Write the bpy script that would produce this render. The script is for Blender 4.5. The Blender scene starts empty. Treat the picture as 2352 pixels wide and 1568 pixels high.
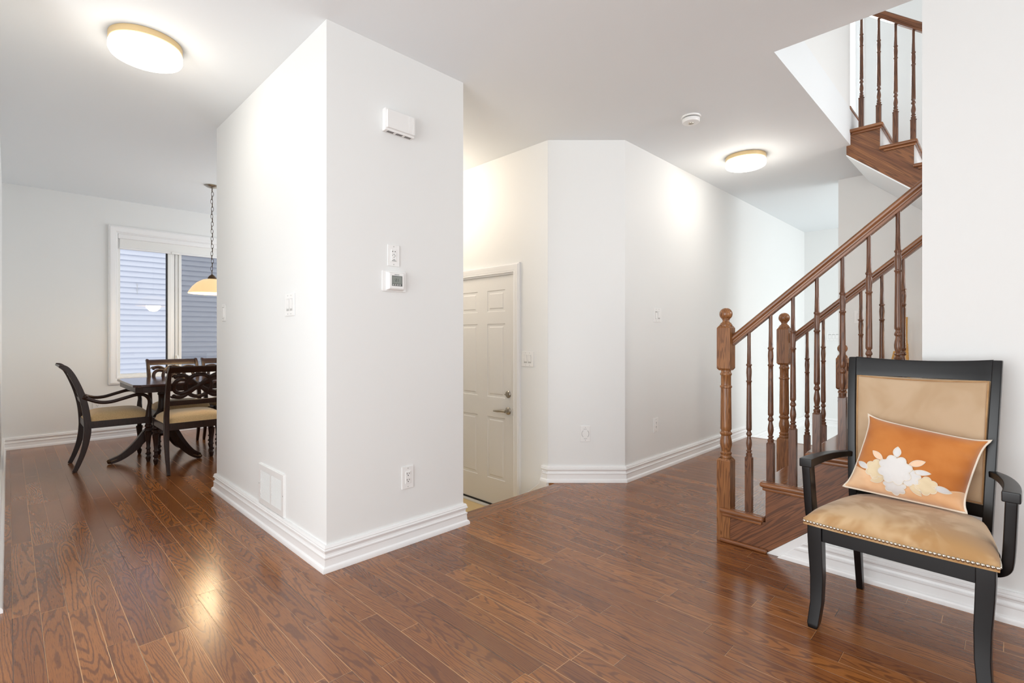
import bpy, bmesh, math, random
from mathutils import Vector, Matrix
random.seed(7)
S = bpy.context.scene
COL = S.collection
PI = math.pi

# ---------------------------------------------------------------- camera, world, lights, exposure
# World axes: X runs along the hall, Y runs towards the dining room. Metres.
cd = bpy.data.cameras.new('camera')
cam = bpy.data.objects.new('camera', cd)
COL.objects.link(cam)
cam.location = (0, 0, 1.16)
cam.rotation_euler = (PI / 2, 0, math.radians(44.77 - 90))
cd.sensor_width = 36.0
cd.sensor_fit = 'HORIZONTAL'
cd.lens = 1148.0 / 2352.0 * 36.0
cd.shift_y = -10.0 / 2352.0
cd.clip_start = 0.05
S.camera = cam

W = bpy.data.worlds.new('sky')
S.world = W
W.use_nodes = True
bg = W.node_tree.nodes['Background']
bg.inputs[0].default_value = (0.94, 0.97, 1.0, 1)
bg.inputs[1].default_value = 1.7

S.view_settings.view_transform = 'Standard'
S.view_settings.look = 'None'
S.view_settings.exposure = 0.0
S.view_settings.gamma = 1.0
S.view_settings.use_curve_mapping = False
S.cycles.max_bounces = 10
S.cycles.diffuse_bounces = 6
S.cycles.glossy_bounces = 4
S.cycles.transparent_max_bounces = 8
S.cycles.caustics_reflective = False
S.cycles.caustics_refractive = False
S.cycles.sample_clamp_indirect = 6.0


def area(name, loc, target, sx, sy, power, color=(1, 1, 1)):
    l = bpy.data.lights.new(name, 'AREA')
    l.shape = 'RECTANGLE'
    l.size, l.size_y = sx, sy
    l.energy = power
    l.color = color
    o = bpy.data.objects.new(name, l)
    COL.objects.link(o)
    o.location = loc
    d = Vector(target) - Vector(loc)
    o.rotation_euler = d.to_track_quat('-Z', 'Z').to_euler()
    return o


def point(name, loc, power, color, r=0.05):
    l = bpy.data.lights.new(name, 'POINT')
    l.energy = power
    l.color = color
    l.shadow_soft_size = r
    o = bpy.data.objects.new(name, l)
    COL.objects.link(o)
    o.location = loc
    return o


# daylight standing in the window openings of the front room, kitchen and upper landing, plus added fill
area('daylight_west', (-1.86, 0.95, 1.35), (0.9, 0.85, 2.15), 3.6, 2.1, 112, (0.95, 0.985, 1.0))
area('daylight_south', (0.2, -3.35, 1.3), (0.2, 0, 2.4), 3.6, 2.0, 38, (0.95, 0.985, 1.0))
area('daylight_kitchen', (7.2, -3.3, 1.4), (7.2, 0, 1.4), 2.3, 2.2, 82, (0.97, 0.99, 1.0))
area('dining_side_fill', (3.45, 6.0, 1.5), (0, 6.0, 1.5), 1.9, 1.7, 34, (0.97, 0.98, 1.0))  # unseen side light, added to brighten the dining room
area('upper_ceiling_fill', (4.4, -0.6, 5.45), (4.4, -0.2, 3.0), 2.6, 1.8, 10, (0.95, 0.98, 1.0))  # unseen fill under the upper ceiling, added to brighten upstairs
area('landing_fill', (4.4, -1.63, 2.25), (4.4, 0, 2.0), 2.1, 0.95, 46, (0.97, 0.99, 1.0))  # light of an invented landing window, added to brighten the hall wall
area('daylight_upper', (6.15, 1.6, 4.15), (4, 0.2, 3.9), 1.0, 1.6, 90, (0.95, 0.985, 1.0))


# ---------------------------------------------------------------- node helpers and materials
def srgb(r, g, b):
    def c(v):
        v /= 255.0
        return v / 12.92 if v <= 0.04045 else ((v + 0.055) / 1.055) ** 2.4
    return (c(r), c(g), c(b), 1.0)


class NT:
    def __init__(s, name):
        s.m = bpy.data.materials.new(name)
        s.m.use_nodes = True
        s.t = s.m.node_tree
        s.bsdf = s.t.nodes['Principled BSDF']
        s.out = s.t.nodes['Material Output']

    def n(s, typ, **kw):
        nd = s.t.nodes.new(typ)
        for k, v in kw.items():
            setattr(nd, k, v)
        return nd

    def put(s, sock, v):
        if v is None:
            return
        if isinstance(v, (int, float)):
            sock.default_value = v
        elif isinstance(v, tuple):
            sock.default_value = v
        else:
            s.t.links.new(v, sock)

    def math(s, op, a, b=None, c=None, clamp=False):
        nd = s.n('ShaderNodeMath', operation=op)
        nd.use_clamp = clamp
        s.put(nd.inputs[0], a)
        s.put(nd.inputs[1], b)
        s.put(nd.inputs[2], c)
        return nd.outputs[0]

    def xyz(s, x, y, z):
        nd = s.n('ShaderNodeCombineXYZ')
        for i, v in enumerate((x, y, z)):
            s.put(nd.inputs[i], v)
        return nd.outputs[0]

    def sep(s, v):
        nd = s.n('ShaderNodeSeparateXYZ')
        s.put(nd.inputs[0], v)
        return nd.outputs

    def obj(s):
        return s.n('ShaderNodeTexCoord').outputs['Object']

    def noise(s, vec, scale=1.0, detail=2.0, rough=0.5, dist=0.0):
        nd = s.n('ShaderNodeTexNoise')
        s.put(nd.inputs['Vector'], vec)
        nd.inputs['Scale'].default_value = scale
        nd.inputs['Detail'].default_value = detail
        nd.inputs['Roughness'].default_value = rough
        nd.inputs['Distortion'].default_value = dist
        return nd.outputs['Fac']

    def white(s, vec):
        nd = s.n('ShaderNodeTexWhiteNoise', noise_dimensions='3D')
        s.put(nd.inputs['Vector'], vec)
        return nd.outputs['Color']

    def ramp(s, f, stops):
        nd = s.n('ShaderNodeValToRGB')
        s.put(nd.inputs[0], f)
        e = nd.color_ramp.elements
        while len(e) < len(stops):
            e.new(0.5)
        for el, (p, c) in zip(e, stops):
            el.position = p
            el.color = c if len(c) == 4 else (*c, 1)
        return nd.outputs[0]

    def mix(s, f, a, b, blend='MIX'):
        nd = s.n('ShaderNodeMix', data_type='RGBA', blend_type=blend)
        s.put(nd.inputs[0], f)
        s.put(nd.inputs[6], a)
        s.put(nd.inputs[7], b)
        return nd.outputs[2]

    def smooth(s, v, a, b, lo=0.0, hi=1.0):
        nd = s.n('ShaderNodeMapRange', interpolation_type='SMOOTHSTEP')
        s.put(nd.inputs[0], v)
        for i, q in enumerate((a, b, lo, hi)):
            s.put(nd.inputs[i + 1], q)
        return nd.outputs[0]

    def bump(s, h, strength=0.2, dist=0.002):
        nd = s.n('ShaderNodeBump')
        nd.inputs['Strength'].default_value = strength
        nd.inputs['Distance'].default_value = dist
        s.put(nd.inputs['Height'], h)
        s.t.links.new(nd.outputs[0], s.bsdf.inputs['Normal'])

    def set(s, **kw):
        for k, v in kw.items():
            s.put(s.bsdf.inputs[k.replace('_', ' ')], v)
        return s


def plain(name, col, rough=0.5, metal=0.0, spec=0.5, **kw):
    t = NT(name)
    t.set(Base_Color=col, Roughness=rough, Metallic=metal)
    t.bsdf.inputs['Specular IOR Level'].default_value = spec
    t.set(**kw)
    return t.m


def paint(name, col, rough=0.6, amp=0.05):
    t = NT(name)
    o = t.obj()
    t.set(Base_Color=col, Roughness=rough)
    t.bsdf.inputs['Specular IOR Level'].default_value = 0.3
    t.bump(t.noise(o, 220.0, 2.0), amp, 0.001)
    return t.m


def floor_mat():
    t = NT('oak_plank_floor')
    x, y, z = t.sep(t.obj())
    w = 0.083
    xs = t.math('DIVIDE', t.math('ADD', x, 0.071), w)
    ix = t.math('FLOOR', xs)
    fx = t.math('SUBTRACT', xs, ix)
    r1 = t.sep(t.white(t.xyz(ix, 3.0, 7.0)))
    L = t.math('ADD', 0.55, t.math('MULTIPLY', r1[1], 0.55))
    ys = t.math('DIVIDE', t.math('ADD', y, t.math('MULTIPLY', r1[0], 9.0)), L)
    iy = t.math('FLOOR', ys)
    fy = t.math('SUBTRACT', ys, iy)
    rid = t.sep(t.white(t.xyz(ix, iy, 11.0)))
    dx = t.math('MULTIPLY', t.math('MINIMUM', fx, t.math('SUBTRACT', 1.0, fx)), w)
    dy = t.math('MULTIPLY', t.math('MINIMUM', fy, t.math('SUBTRACT', 1.0, fy)), L)
    d = t.math('MINIMUM', dx, dy)
    seam = t.smooth(d, 0.0008, 0.0019, 1.0, 0.0)
    # cathedral grain: contour lines of a stretched noise, different on each plank
    gx = t.math('ADD', x, t.math('MULTIPLY', rid[0], 5.0))
    gy = t.math('ADD', y, t.math('MULTIPLY', rid[1], 9.0))
    vec = t.xyz(t.math('MULTIPLY', gx, 11.0), t.math('MULTIPLY', gy, 1.0), t.math('MULTIPLY', rid[2], 23.0))
    big = t.noise(vec, 1.0, 1.5, 0.4)
    wob = t.noise(t.xyz(t.math('MULTIPLY', gx, 60.0), t.math('MULTIPLY', gy, 18.0), 0.0), 1.0, 2.0)
    ph = t.math('ADD', t.math('MULTIPLY', big, t.math('ADD', 18.0, t.math('MULTIPLY', rid[2], 16.0))), t.math('MULTIPLY', wob, 0.55))
    sn = t.math('SINE', t.math('MULTIPLY', ph, 6.2832))
    lines = t.smooth(sn, 0.1, 1.0)
    fine = t.noise(t.xyz(t.math('MULTIPLY', gx, 420.0), t.math('MULTIPLY', gy, 16.0), 1.0), 1.0, 2.0, 0.6)
    base = t.ramp(rid[0], [(0.0, srgb(124, 72, 33)), (0.35, srgb(139, 83, 38)), (0.75, srgb(150, 92, 43)), (1.0, srgb(162, 102, 50))])
    patch = t.noise(t.xyz(t.math('MULTIPLY', gx, 5.0), t.math('MULTIPLY', gy, 1.5), 4.0), 1.0, 2.0)
    base = t.mix(t.smooth(patch, 0.35, 0.75, 0.0, 0.35), base, srgb(110, 62, 32))
    g1 = t.mix(t.math('MULTIPLY', lines, 0.62), base, srgb(84, 44, 22))
    g2 = t.mix(t.smooth(fine, 0.48, 0.7, 0.0, 0.55), g1, srgb(88, 48, 25))
    seamcol = t.mix(t.math('GREATER_THAN', rid[1], 0.45), srgb(52, 27, 14), srgb(196, 146, 96))  # pale seams paint in the light caught by bevelled plank edges
    colr = t.mix(t.math('MULTIPLY', seam, 0.85), g2, seamcol)
    rough = t.math('ADD', 0.165, t.math('MULTIPLY', patch, 0.09))
    t.set(Base_Color=colr, Roughness=rough)
    t.bsdf.inputs['Specular IOR Level'].default_value = 0.95
    h = t.math('SUBTRACT', t.math('MULTIPLY', lines, -0.12), seam)
    t.bump(h, 0.25, 0.0012)
    return t.m


def wood(name, axis, base, dark, freq=11.0, across=26.0, along=2.2, rough=0.3, amount=0.75, spec=0.5, hi=None, tilt=0.0):
    t = NT(name)
    vec = t.obj()
    if tilt:
        mp = t.n('ShaderNodeMapping')
        mp.inputs['Rotation'].default_value = (tilt, 0, 0)
        t.t.links.new(vec, mp.inputs['Vector'])
        vec = mp.outputs[0]
    o = t.sep(vec)
    i = 'XYZ'.index(axis)
    sc = [across, across, across]
    sc[i] = along
    rnd = t.n('ShaderNodeObjectInfo').outputs['Random']
    v = [t.math('ADD', t.math('MULTIPLY', o[k], sc[k]), t.math('MULTIPLY', rnd, 31.0 + 9 * k)) for k in range(3)]
    big = t.noise(t.xyz(*v), 1.0, 2.0, 0.45, 0.3)
    sn = t.math('SINE', t.math('MULTIPLY', big, freq * 6.2832))
    f1 = t.smooth(sn, -0.1, 0.95)
    sf = [300.0, 300.0, 300.0]
    sf[i] = 9.0
    fine = t.noise(t.xyz(*[t.math('MULTIPLY', o[k], sf[k]) for k in range(3)]), 1.0, 2.0, 0.6)
    b = t.mix(t.smooth(big, 0.3, 0.7), base, hi or base)
    c = t.mix(t.math('MULTIPLY', f1, amount), b, dark)
    c = t.mix(t.smooth(fine, 0.48, 0.72, 0.0, 0.55), c, dark)
    t.set(Base_Color=c, Roughness=rough)
    t.bsdf.inputs['Specular IOR Level'].default_value = spec
    t.bump(fine, 0.05, 0.0006)
    return t.m


def fabric(name, a, b, scale=900.0, rough=0.9, mott=6.0, sheen=0.3, spec=0.2, lo=0.4, hi=0.6):
    t = NT(name)
    o = t.obj()
    n1 = t.noise(o, mott, 3.0, 0.6, 0.6)
    n2 = t.noise(o, scale, 2.0)
    c = t.mix(t.smooth(n1, lo, hi), a, b)
    t.set(Base_Color=c, Roughness=rough)
    t.bsdf.inputs['Specular IOR Level'].default_value = spec
    t.bsdf.inputs['Sheen Weight'].default_value = sheen
    t.bump(n2, 0.15, 0.0008)
    return t.m


def emit(name, col, strength, base=None):
    t = NT(name)
    t.set(Base_Color=base or col, Roughness=0.3)
    t.bsdf.inputs['Emission Color'].default_value = col
    t.bsdf.inputs['Emission Strength'].default_value = strength
    return t.m


M_WALL = paint('wall_paint', (0.80, 0.808, 0.80, 1), 0.6)
M_CEIL = paint('ceiling_paint', (0.80, 0.828, 0.845, 1), 0.75)
M_TRIM = plain('trim_gloss_white', (0.86, 0.86, 0.86, 1), 0.32, spec=0.45)
M_DOOR = plain('door_white', (0.80, 0.79, 0.77, 1), 0.4, spec=0.4)
M_FLOOR = floor_mat()
OAK = (srgb(140, 92, 58), srgb(80, 48, 30))
M_OAKX = wood('stair_oak_x', 'X', srgb(152, 100, 62), OAK[1], hi=srgb(134, 84, 52), rough=0.15, spec=1.0, amount=0.45, freq=7.0)
M_OAKY = wood('stair_oak_y', 'Y', srgb(152, 100, 62), OAK[1], hi=srgb(134, 84, 52), rough=0.25, amount=0.45, freq=7.0, along=1.2)
RL = dict(freq=7.0, across=24.0, along=0.9, rough=0.25, amount=0.55, hi=srgb(128, 80, 50))
M_RAIL = wood('handrail_oak_lower', 'Y', srgb(148, 98, 62), srgb(84, 52, 34), tilt=math.radians(40), **RL)
M_RAIL2 = wood('handrail_oak_upper', 'Y', srgb(148, 98, 62), srgb(84, 52, 34), tilt=math.radians(-40), **RL)
M_OAKZ = wood('stair_oak_z', 'Z', srgb(122, 82, 58), srgb(76, 49, 36), hi=srgb(102, 67, 48), rough=0.25)
M_NEWEL = wood('newel_oak_z', 'Z', srgb(158, 108, 66), srgb(104, 66, 40), hi=srgb(140, 92, 56), rough=0.25)
PAN = dict(freq=12.0, across=22.0, along=1.1, rough=0.35, amount=0.75, hi=srgb(118, 74, 48))
M_PANEL = wood('stringer_oak_lower', 'Y', srgb(138, 90, 60), srgb(78, 48, 33), tilt=math.radians(38), **PAN)
M_PANEL2 = wood('stringer_oak_upper', 'Y', srgb(150, 100, 62), srgb(92, 58, 38), tilt=math.radians(-40), **PAN)
M_MAHOG = wood('dark_mahogany', 'Z', srgb(50, 30, 22), srgb(26, 14, 10), rough=0.32, amount=0.5, spec=0.3)
M_TABLE = wood('mahogany_tabletop', 'X', srgb(60, 32, 24), srgb(36, 18, 13), rough=0.12, amount=0.4)
M_BLACK = plain('espresso_lacquer', srgb(14, 12, 13), 0.28, spec=0.35)
M_SUEDE = fabric('tan_microsuede', srgb(206, 174, 134), srgb(178, 138, 92), 1200, mott=6.0)
M_SUEDE2 = fabric('beige_microsuede_back', srgb(198, 172, 142), srgb(188, 160, 128), 1200, mott=4.0)
M_TWEED = fabric('gold_tweed', srgb(212, 182, 136), srgb(168, 134, 90), 700, mott=260.0, lo=0.45, hi=0.75)
M_PIPE = fabric('white_piping', srgb(238, 228, 212), srgb(228, 216, 198), 900)
M_PIPET = fabric('tan_piping', srgb(190, 152, 108), srgb(170, 130, 88), 900)
M_NAIL = plain('nailhead_nickel', srgb(200, 190, 175), 0.22, 1.0)
M_STEEL = plain('satin_nickel', srgb(170, 163, 152), 0.28, 1.0)
M_BRONZE = plain('pendant_bronze', srgb(92, 74, 58), 0.35, 1.0)
M_BAND = plain('lamp_band', srgb(222, 196, 150), 0.35, 0.6)
M_PLATE = plain('plate_white', (0.84, 0.84, 0.83, 1), 0.3)
M_SLOT = plain('slot_dark', srgb(40, 40, 40), 0.6)
M_GREY = plain('screen_frame', srgb(86, 90, 86), 0.3)
M_LCD = plain('lcd_grey', srgb(128, 134, 128), 0.25)
M_INK = plain('lcd_ink', srgb(52, 58, 56), 0.4)
M_SHADOWLINE = plain('gap_grey', srgb(186, 186, 184), 0.7)
M_TILE = plain('foyer_tile', srgb(226, 200, 150), 0.35)
M_TILE2 = plain('hall_tile_white', srgb(238, 238, 236), 0.15)
M_RUBBER = plain('threshold_black', srgb(22, 18, 15), 0.6)
M_LAMP = emit('lamp_glass', (1.0, 0.93, 0.80, 1), 3.2, (0.9, 0.9, 0.88, 1))
M_SHADE = emit('amber_glass', srgb(255, 214, 150), 0.45, srgb(250, 222, 172))
M_BULB = emit('bulb', (1.0, 0.85, 0.62, 1), 8.0)
M_ROLLER = plain('roller_fabric', (0.82, 0.82, 0.80, 1), 0.8)
M_SIDING = plain('vinyl_siding', srgb(204, 208, 220), 0.6)
M_VINYL = plain('window_vinyl', (0.84, 0.84, 0.82, 1), 0.35)
M_GOLD = plain('golden_rattan', srgb(214, 164, 88), 0.5)


def glass():
    t = NT('window_glass')
    t.t.nodes.remove(t.bsdf)
    tr = t.n('ShaderNodeBsdfTransparent')
    gl = t.n('ShaderNodeBsdfGlossy')
    gl.inputs['Roughness'].default_value = 0.02
    lw = t.n('ShaderNodeFresnel')
    lw.inputs[0].default_value = 1.45
    mx = t.n('ShaderNodeMixShader')
    t.t.links.new(lw.outputs[0], mx.inputs[0])
    t.t.links.new(tr.outputs[0], mx.inputs[1])
    t.t.links.new(gl.outputs[0], mx.inputs[2])
    t.t.links.new(mx.outputs[0], t.out.inputs[0])
    return t.m


M_GLASS = glass()


def screen():
    t = NT('insect_screen_mesh')
    t.set(Base_Color=srgb(90, 96, 104), Roughness=0.8, Alpha=0.35)
    return t.m


M_SCREEN = screen()


# ---------------------------------------------------------------- mesh helpers
def catmull(path, rad, sub):
    P = [Vector(p) for p in path]
    R = list(rad) if isinstance(rad, (list, tuple)) else [rad] * len(P)
    out, ro = [], []
    for i in range(len(P) - 1):
        p0, p1, p2, p3 = P[max(i - 1, 0)], P[i], P[i + 1], P[min(i + 2, len(P) - 1)]
        for k in range(sub):
            t = k / sub
            out.append(0.5 * (2 * p1 + (p2 - p0) * t + (2 * p0 - 5 * p1 + 4 * p2 - p3) * t * t + (3 * p1 - p0 - 3 * p2 + p3) * t ** 3))
            ro.append(R[i] + (R[i + 1] - R[i]) * t)
    return out + [P[-1]], ro + [R[-1]]


class MB:
    def __init__(s):
        s.v, s.f, s.mi = [], [], []

    def add(s, vs, fs, mi=0, mat=None):
        k = len(s.v)
        s.v += [tuple(mat @ Vector(p)) if mat else tuple(p) for p in vs]
        s.f += [tuple(k + i for i in f) for f in fs]
        s.mi += [mi] * len(fs)
        return s

    def box(s, lo, hi, mi=0, mat=None):
        x0, y0, z0 = lo
        x1, y1, z1 = hi
        vs = [(x0, y0, z0), (x1, y0, z0), (x1, y1, z0), (x0, y1, z0), (x0, y0, z1), (x1, y0, z1), (x1, y1, z1), (x0, y1, z1)]
        return s.add(vs, [(0, 3, 2, 1), (4, 5, 6, 7), (0, 1, 5, 4), (1, 2, 6, 5), (2, 3, 7, 6), (3, 0, 4, 7)], mi, mat)

    def cbox(s, c, d, mi=0, mat=None):
        return s.box([c[i] - d[i] / 2 for i in range(3)], [c[i] + d[i] / 2 for i in range(3)], mi, mat)

    def prism(s, poly, axis, a, b, mi=0, mat=None):
        # poly in the two other axes (order kept x,y,z)
        n = len(poly)

        def P(q, h):
            return {'X': (h, q[0], q[1]), 'Y': (q[0], h, q[1]), 'Z': (q[0], q[1], h)}[axis]
        vs = [P(q, a) for q in poly] + [P(q, b) for q in poly]
        fs = [tuple(range(n))[::-1], tuple(range(n, 2 * n))] + [(i, (i + 1) % n, n + (i + 1) % n, n + i) for i in range(n)]
        return s.add(vs, fs, mi, mat)

    def lathe(s, prof, c=(0, 0, 0), n=20, mi=0, mat=None, sx=1.0, sy=1.0):
        vs, fs = [], []
        for r, z in prof:
            for i in range(n):
                a = 2 * PI * i / n
                vs.append((c[0] + r * sx * math.cos(a), c[1] + r * sy * math.sin(a), c[2] + z))
        for j in range(len(prof) - 1):
            for i in range(n):
                k = (i + 1) % n
                fs.append((j * n + i, j * n + k, (j + 1) * n + k, (j + 1) * n + i))
        if prof[0][0] > 1e-5:
            fs.append(tuple(range(n))[::-1])
        if prof[-1][0] > 1e-5:
            fs.append(tuple(range((len(prof) - 1) * n, len(prof) * n)))
        return s.add(vs, fs, mi, mat)

    def tube(s, path, rad, n=10, mi=0, closed=False, flat=1.0, up=None, mat=None, square=False, sub=0):
        if sub:
            path, rad = catmull(path, rad, sub)
        # rad: number or list; flat scales the second cross direction
        P = [Vector(p) for p in path]
        m = len(P)
        R = rad if isinstance(rad, (list, tuple)) else [rad] * m
        vs, fs = [], []
        prev = Vector(up) if up else None
        for i in range(m):
            a = P[(i - 1) % m] if (closed or i > 0) else P[i]
            b = P[(i + 1) % m] if (closed or i < m - 1) else P[i]
            t = (b - a).normalized()
            if prev is None:
                prev = Vector((0, 0, 1)) if abs(t.z) < 0.9 else Vector((1, 0, 0))
            u = (prev - t * prev.dot(t)).normalized()
            w = t.cross(u)
            if not up:
                prev = u
            for k in range(n):
                an = 2 * PI * k / n + (PI / 4 if square else 0)
                q = 1.4142 if square else 1.0
                vs.append(P[i] + u * math.cos(an) * R[i] * flat * q + w * math.sin(an) * R[i] * q)
        for i in range(m if closed else m - 1):
            j = (i + 1) % m
            for k in range(n):
                l = (k + 1) % n
                fs.append((i * n + k, i * n + l, j * n + l, j * n + k))
        if not closed:
            fs.append(tuple(range(n))[::-1])
            fs.append(tuple(range((m - 1) * n, m * n)))
        return s.add(vs, fs, mi, mat)

    def sweep(s, path, prof, normal=(0, 0, 1), closed=False, mi=0, mat=None):
        # path of points in a plane with the given normal; prof = (offset to the left of travel, height along normal)
        N = Vector(normal).normalized()
        P = [Vector(p) for p in path]
        m, n = len(P), len(prof)
        vs, fs = [], []
        for i in range(m):
            din = (P[i] - P[i - 1]).normalized() if (closed or i > 0) else None
            dout = (P[(i + 1) % m] - P[i]).normalized() if (closed or i < m - 1) else None
            if din is None:
                off = N.cross(dout)
            elif dout is None:
                off = N.cross(din)
            else:
                a, b = N.cross(din), N.cross(dout)
                off = (a + b)
                off = off / max(1e-6, off.dot(a))
            for a_, h in prof:
                vs.append(P[i] + off * a_ + N * h)
        for i in range(m if closed else m - 1):
            j = (i + 1) % m
            for k in range(n):
                l = (k + 1) % n
                fs.append((i * n + k, i * n + l, j * n + l, j * n + k))
        if not closed:
            fs.append(tuple(range(n))[::-1])
            fs.append(tuple(range((m - 1) * n, m * n)))
        return s.add(vs, fs, mi, mat)

    def grid(s, fn, nu, nv, mi=0, wrap_u=False, mat=None, mfn=None):
        vs = [fn(i / (nu if wrap_u else nu - 1), j / (nv - 1)) for j in range(nv) for i in range(nu)]
        k = len(s.v)
        s.v += [tuple(mat @ Vector(p)) if mat else tuple(p) for p in vs]
        for j in range(nv - 1):
            for i in range(nu if wrap_u else nu - 1):
                l = (i + 1) % nu
                s.f.append((k + j * nu + i, k + j * nu + l, k + (j + 1) * nu + l, k + (j + 1) * nu + i))
                s.mi.append(mfn(i, j) if mfn else mi)
        return s

    def ball(s, c, r, n=12, m=8, mi=0, sc=(1, 1, 1), mat=None):
        pr = [(max(1e-6, r * math.sin(PI * j / m)), -r * math.cos(PI * j / m)) for j in range(m + 1)]
        mm = Matrix.Translation(c) @ Matrix.Diagonal((*sc, 1))
        return s.lathe(pr, (0, 0, 0), n, mi, (mat @ mm) if mat else mm)

    def build(s, name, mats, parent=None, bevel=0.0, seg=2, angle=35, loc=None, rot=None, solid=0.0, subsurf=0, flip=False):
        me = bpy.data.meshes.new(name)
        me.from_pydata([tuple(p) for p in s.v], [], s.f)
        if not isinstance(mats, (list, tuple)):
            mats = [mats]
        for m in mats:
            me.materials.append(m)
        if len(mats) > 1:
            me.polygons.foreach_set('material_index', s.mi)
        b = bmesh.new()
        b.from_mesh(me)
        bmesh.ops.remove_doubles(b, verts=b.verts, dist=1e-6)
        bmesh.ops.recalc_face_normals(b, faces=b.faces)
        if bevel > 0:
            es = [e for e in b.edges if e.is_manifold and e.calc_face_angle(0) > math.radians(28)]
            bmesh.ops.bevel(b, geom=es, offset=bevel, segments=seg, profile=0.5, affect='EDGES', clamp_overlap=True)
        b.to_mesh(me)
        b.free()
        for p in me.polygons:
            p.use_smooth = True
        me.set_sharp_from_angle(angle=math.radians(angle))
        o = bpy.data.objects.new(name, me)
        COL.objects.link(o)
        if parent:
            o.parent = parent
        if loc:
            o.location = loc
        if rot:
            o.rotation_euler = rot
        if bevel > 0:
            md = o.modifiers.new('face_normals', 'WEIGHTED_NORMAL')
            md.keep_sharp = True
        if solid:
            md = o.modifiers.new('thickness', 'SOLIDIFY')
            md.thickness = solid
            md.offset = 0
        if subsurf:
            md = o.modifiers.new('smooth', 'SUBSURF')
            md.levels = md.render_levels = subsurf
        return o


def tag(o, label, cat, group=None):
    o['label'] = label
    o['category'] = cat
    if group:
        o['group'] = group
    return o


def empty(name, loc, rz=0.0):
    o = bpy.data.objects.new(name, None)
    COL.objects.link(o)
    o.location = loc
    o.rotation_euler = (0, 0, rz)
    o.empty_display_size = 0.1
    return o


def thing(name, label, cat, loc=(0, 0, 0), rz=0.0, group=None):
    return tag(empty(name, loc, rz), label, cat, group)


def struct(o, label=None, cat=None):
    o['kind'] = 'structure'
    if label:
        o['label'] = label
    if cat:
        o['category'] = cat
    return o


def dup(root, loc, rz, label, group=None):
    r = root.copy()
    COL.objects.link(r)
    r.location = loc
    r.rotation_euler = (0, 0, rz)
    r['label'] = label
    if group:
        r['group'] = group

    def rec(src, dst):
        for ch in list(src.children):
            c = ch.copy()
            COL.objects.link(c)
            c.parent = dst
            rec(ch, c)
    rec(root, r)
    return r


# ---------------------------------------------------------------- the shell of the house
ZC = 2.74        # ceiling
ZF = -0.36       # sunken foyer
ZH = -0.15       # sunken back hall
XP0, XP1, YP0, YP1 = 1.114, 1.992, 2.403, 4.26   # the wall block between hall and dining room
XD = 3.05        # foyer door wall
YD = 2.18        # hall wall
XR = 2.88        # stair wall
XE = 8.46
XF = 5.88
YB = 7.30        # dining window wall

CX, CY = 3.485, YD
AX, AY = XD, 2.619   # ends of the diagonal wall

m = MB()
m.box((-2.7, -3.3, -0.03), (6.07, 2.40, 0))
m.box((-2.7, 2.40, -0.03), (1.93, 7.42, 0))
m.box((1.93, 4.65, -0.03), (3.42, 7.42, 0))
m.prism([(3.052, 2.40), (3.5, 2.40), (3.5, 2.45), (3.062, 2.612), (3.052, 2.612)], 'Z', -0.03, 0)
struct(m.build('floor', M_FLOOR), 'glossy brown oak strip floor', 'floor')
# nosing strip at the edge of the foyer step and at the edge of the back hall
m = MB()
m.box((0, -0.07, -0.035), (1.06, 0.082, 0.001))
struct(m.build('trim_1', M_OAKX, bevel=0.006, loc=(1.992, 2.47, 0)), 'brown oak nosing board at the edge of the sunken foyer', 'floor edge')
m = MB()
m.box((-0.04, -5.4, -0.035), (0.03, 0, 0.001))
struct(m.build('trim_2', M_OAKY, bevel=0.006, loc=(6.07, 2.165, 0)), 'oak nosing at the step down to the white tiled hall', 'floor edge')
m = MB()
m.box((1.992, 2.52, ZF - 0.04), (3.05, 4.62, ZF))
m.box((1.992, 2.55, ZF), (3.05, 2.80, -0.18))
m.box((1.992, 2.50, ZF), (3.05, 2.552, -0.034))
struct(m.build('floor_2', M_TILE), 'beige tiled floor of the sunken foyer', 'floor')
m = MB()
m.box((6.07, -3.3, ZH - 0.03), (8.6, 2.3, ZH))
m.box((6.055, -3.3, ZH), (6.07, 2.2, -0.034))
struct(m.build('floor_3', M_TILE2), 'white tiled floor of the lower back hall', 'floor')

m = MB()
ZT = 3.04
m.box((-2.7, -3.3, ZC), (2.99, 7.45, ZT))
m.box((2.99, 0.92, ZC), (8.6, 7.45, ZT))
m.box((XF + 0.06, -3.3, ZC), (8.6, 0.92, ZT))
m.box((2.99, -3.3, ZC), (XF + 0.06, -1.66, ZT))
struct(m.build('ceiling', M_CEIL), 'flat off-white ceiling with the stairwell opening', 'ceiling')


def wall(name, boxes, mat=None, label=None):
    q = MB()
    for lo, hi in boxes:
        q.box(lo, hi)
    return struct(q.build(name, mat or M_WALL), label, 'wall' if label else None)


wall('wall_centre_block', [((XP0, YP0, ZF), (XP1, YP1, ZC))], label='white wall block whose corner faces the camera')
wall('wall_foyer_side', [((1.88, YP1, ZF), (XP1, 4.60, ZC)), ((1.88, 4.60, ZF), (3.17, 4.72, ZC))])
wall('wall_foyer_door', [((XD, 2.62, ZF), (XD + 0.12, 3.0, ZC)), ((XD, 3.845, ZF), (XD + 0.12, 4.6, ZC)), ((XD, 3.0, 1.715), (XD + 0.12, 3.845, ZC))],
     label='cream-lit foyer wall around the white door')
m = MB()
m.prism([(AX, AY), (CX, CY), (CX + 0.1, CY + 0.12), (AX + 0.12, AY + 0.1)], 'Z', 0, ZC)
struct(m.build('wall_diagonal', M_WALL), 'narrow angled white wall between foyer and hall', 'wall')
wall('wall_hall', [((CX, YD, ZH), (XE + 0.1, YD + 0.12, ZC))], label='long white hall wall')
wall('wall_hall_end', [((XE, -3.3, ZH), (XE + 0.1, YD, ZC))], label='far white wall at the end of the hall')
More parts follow.
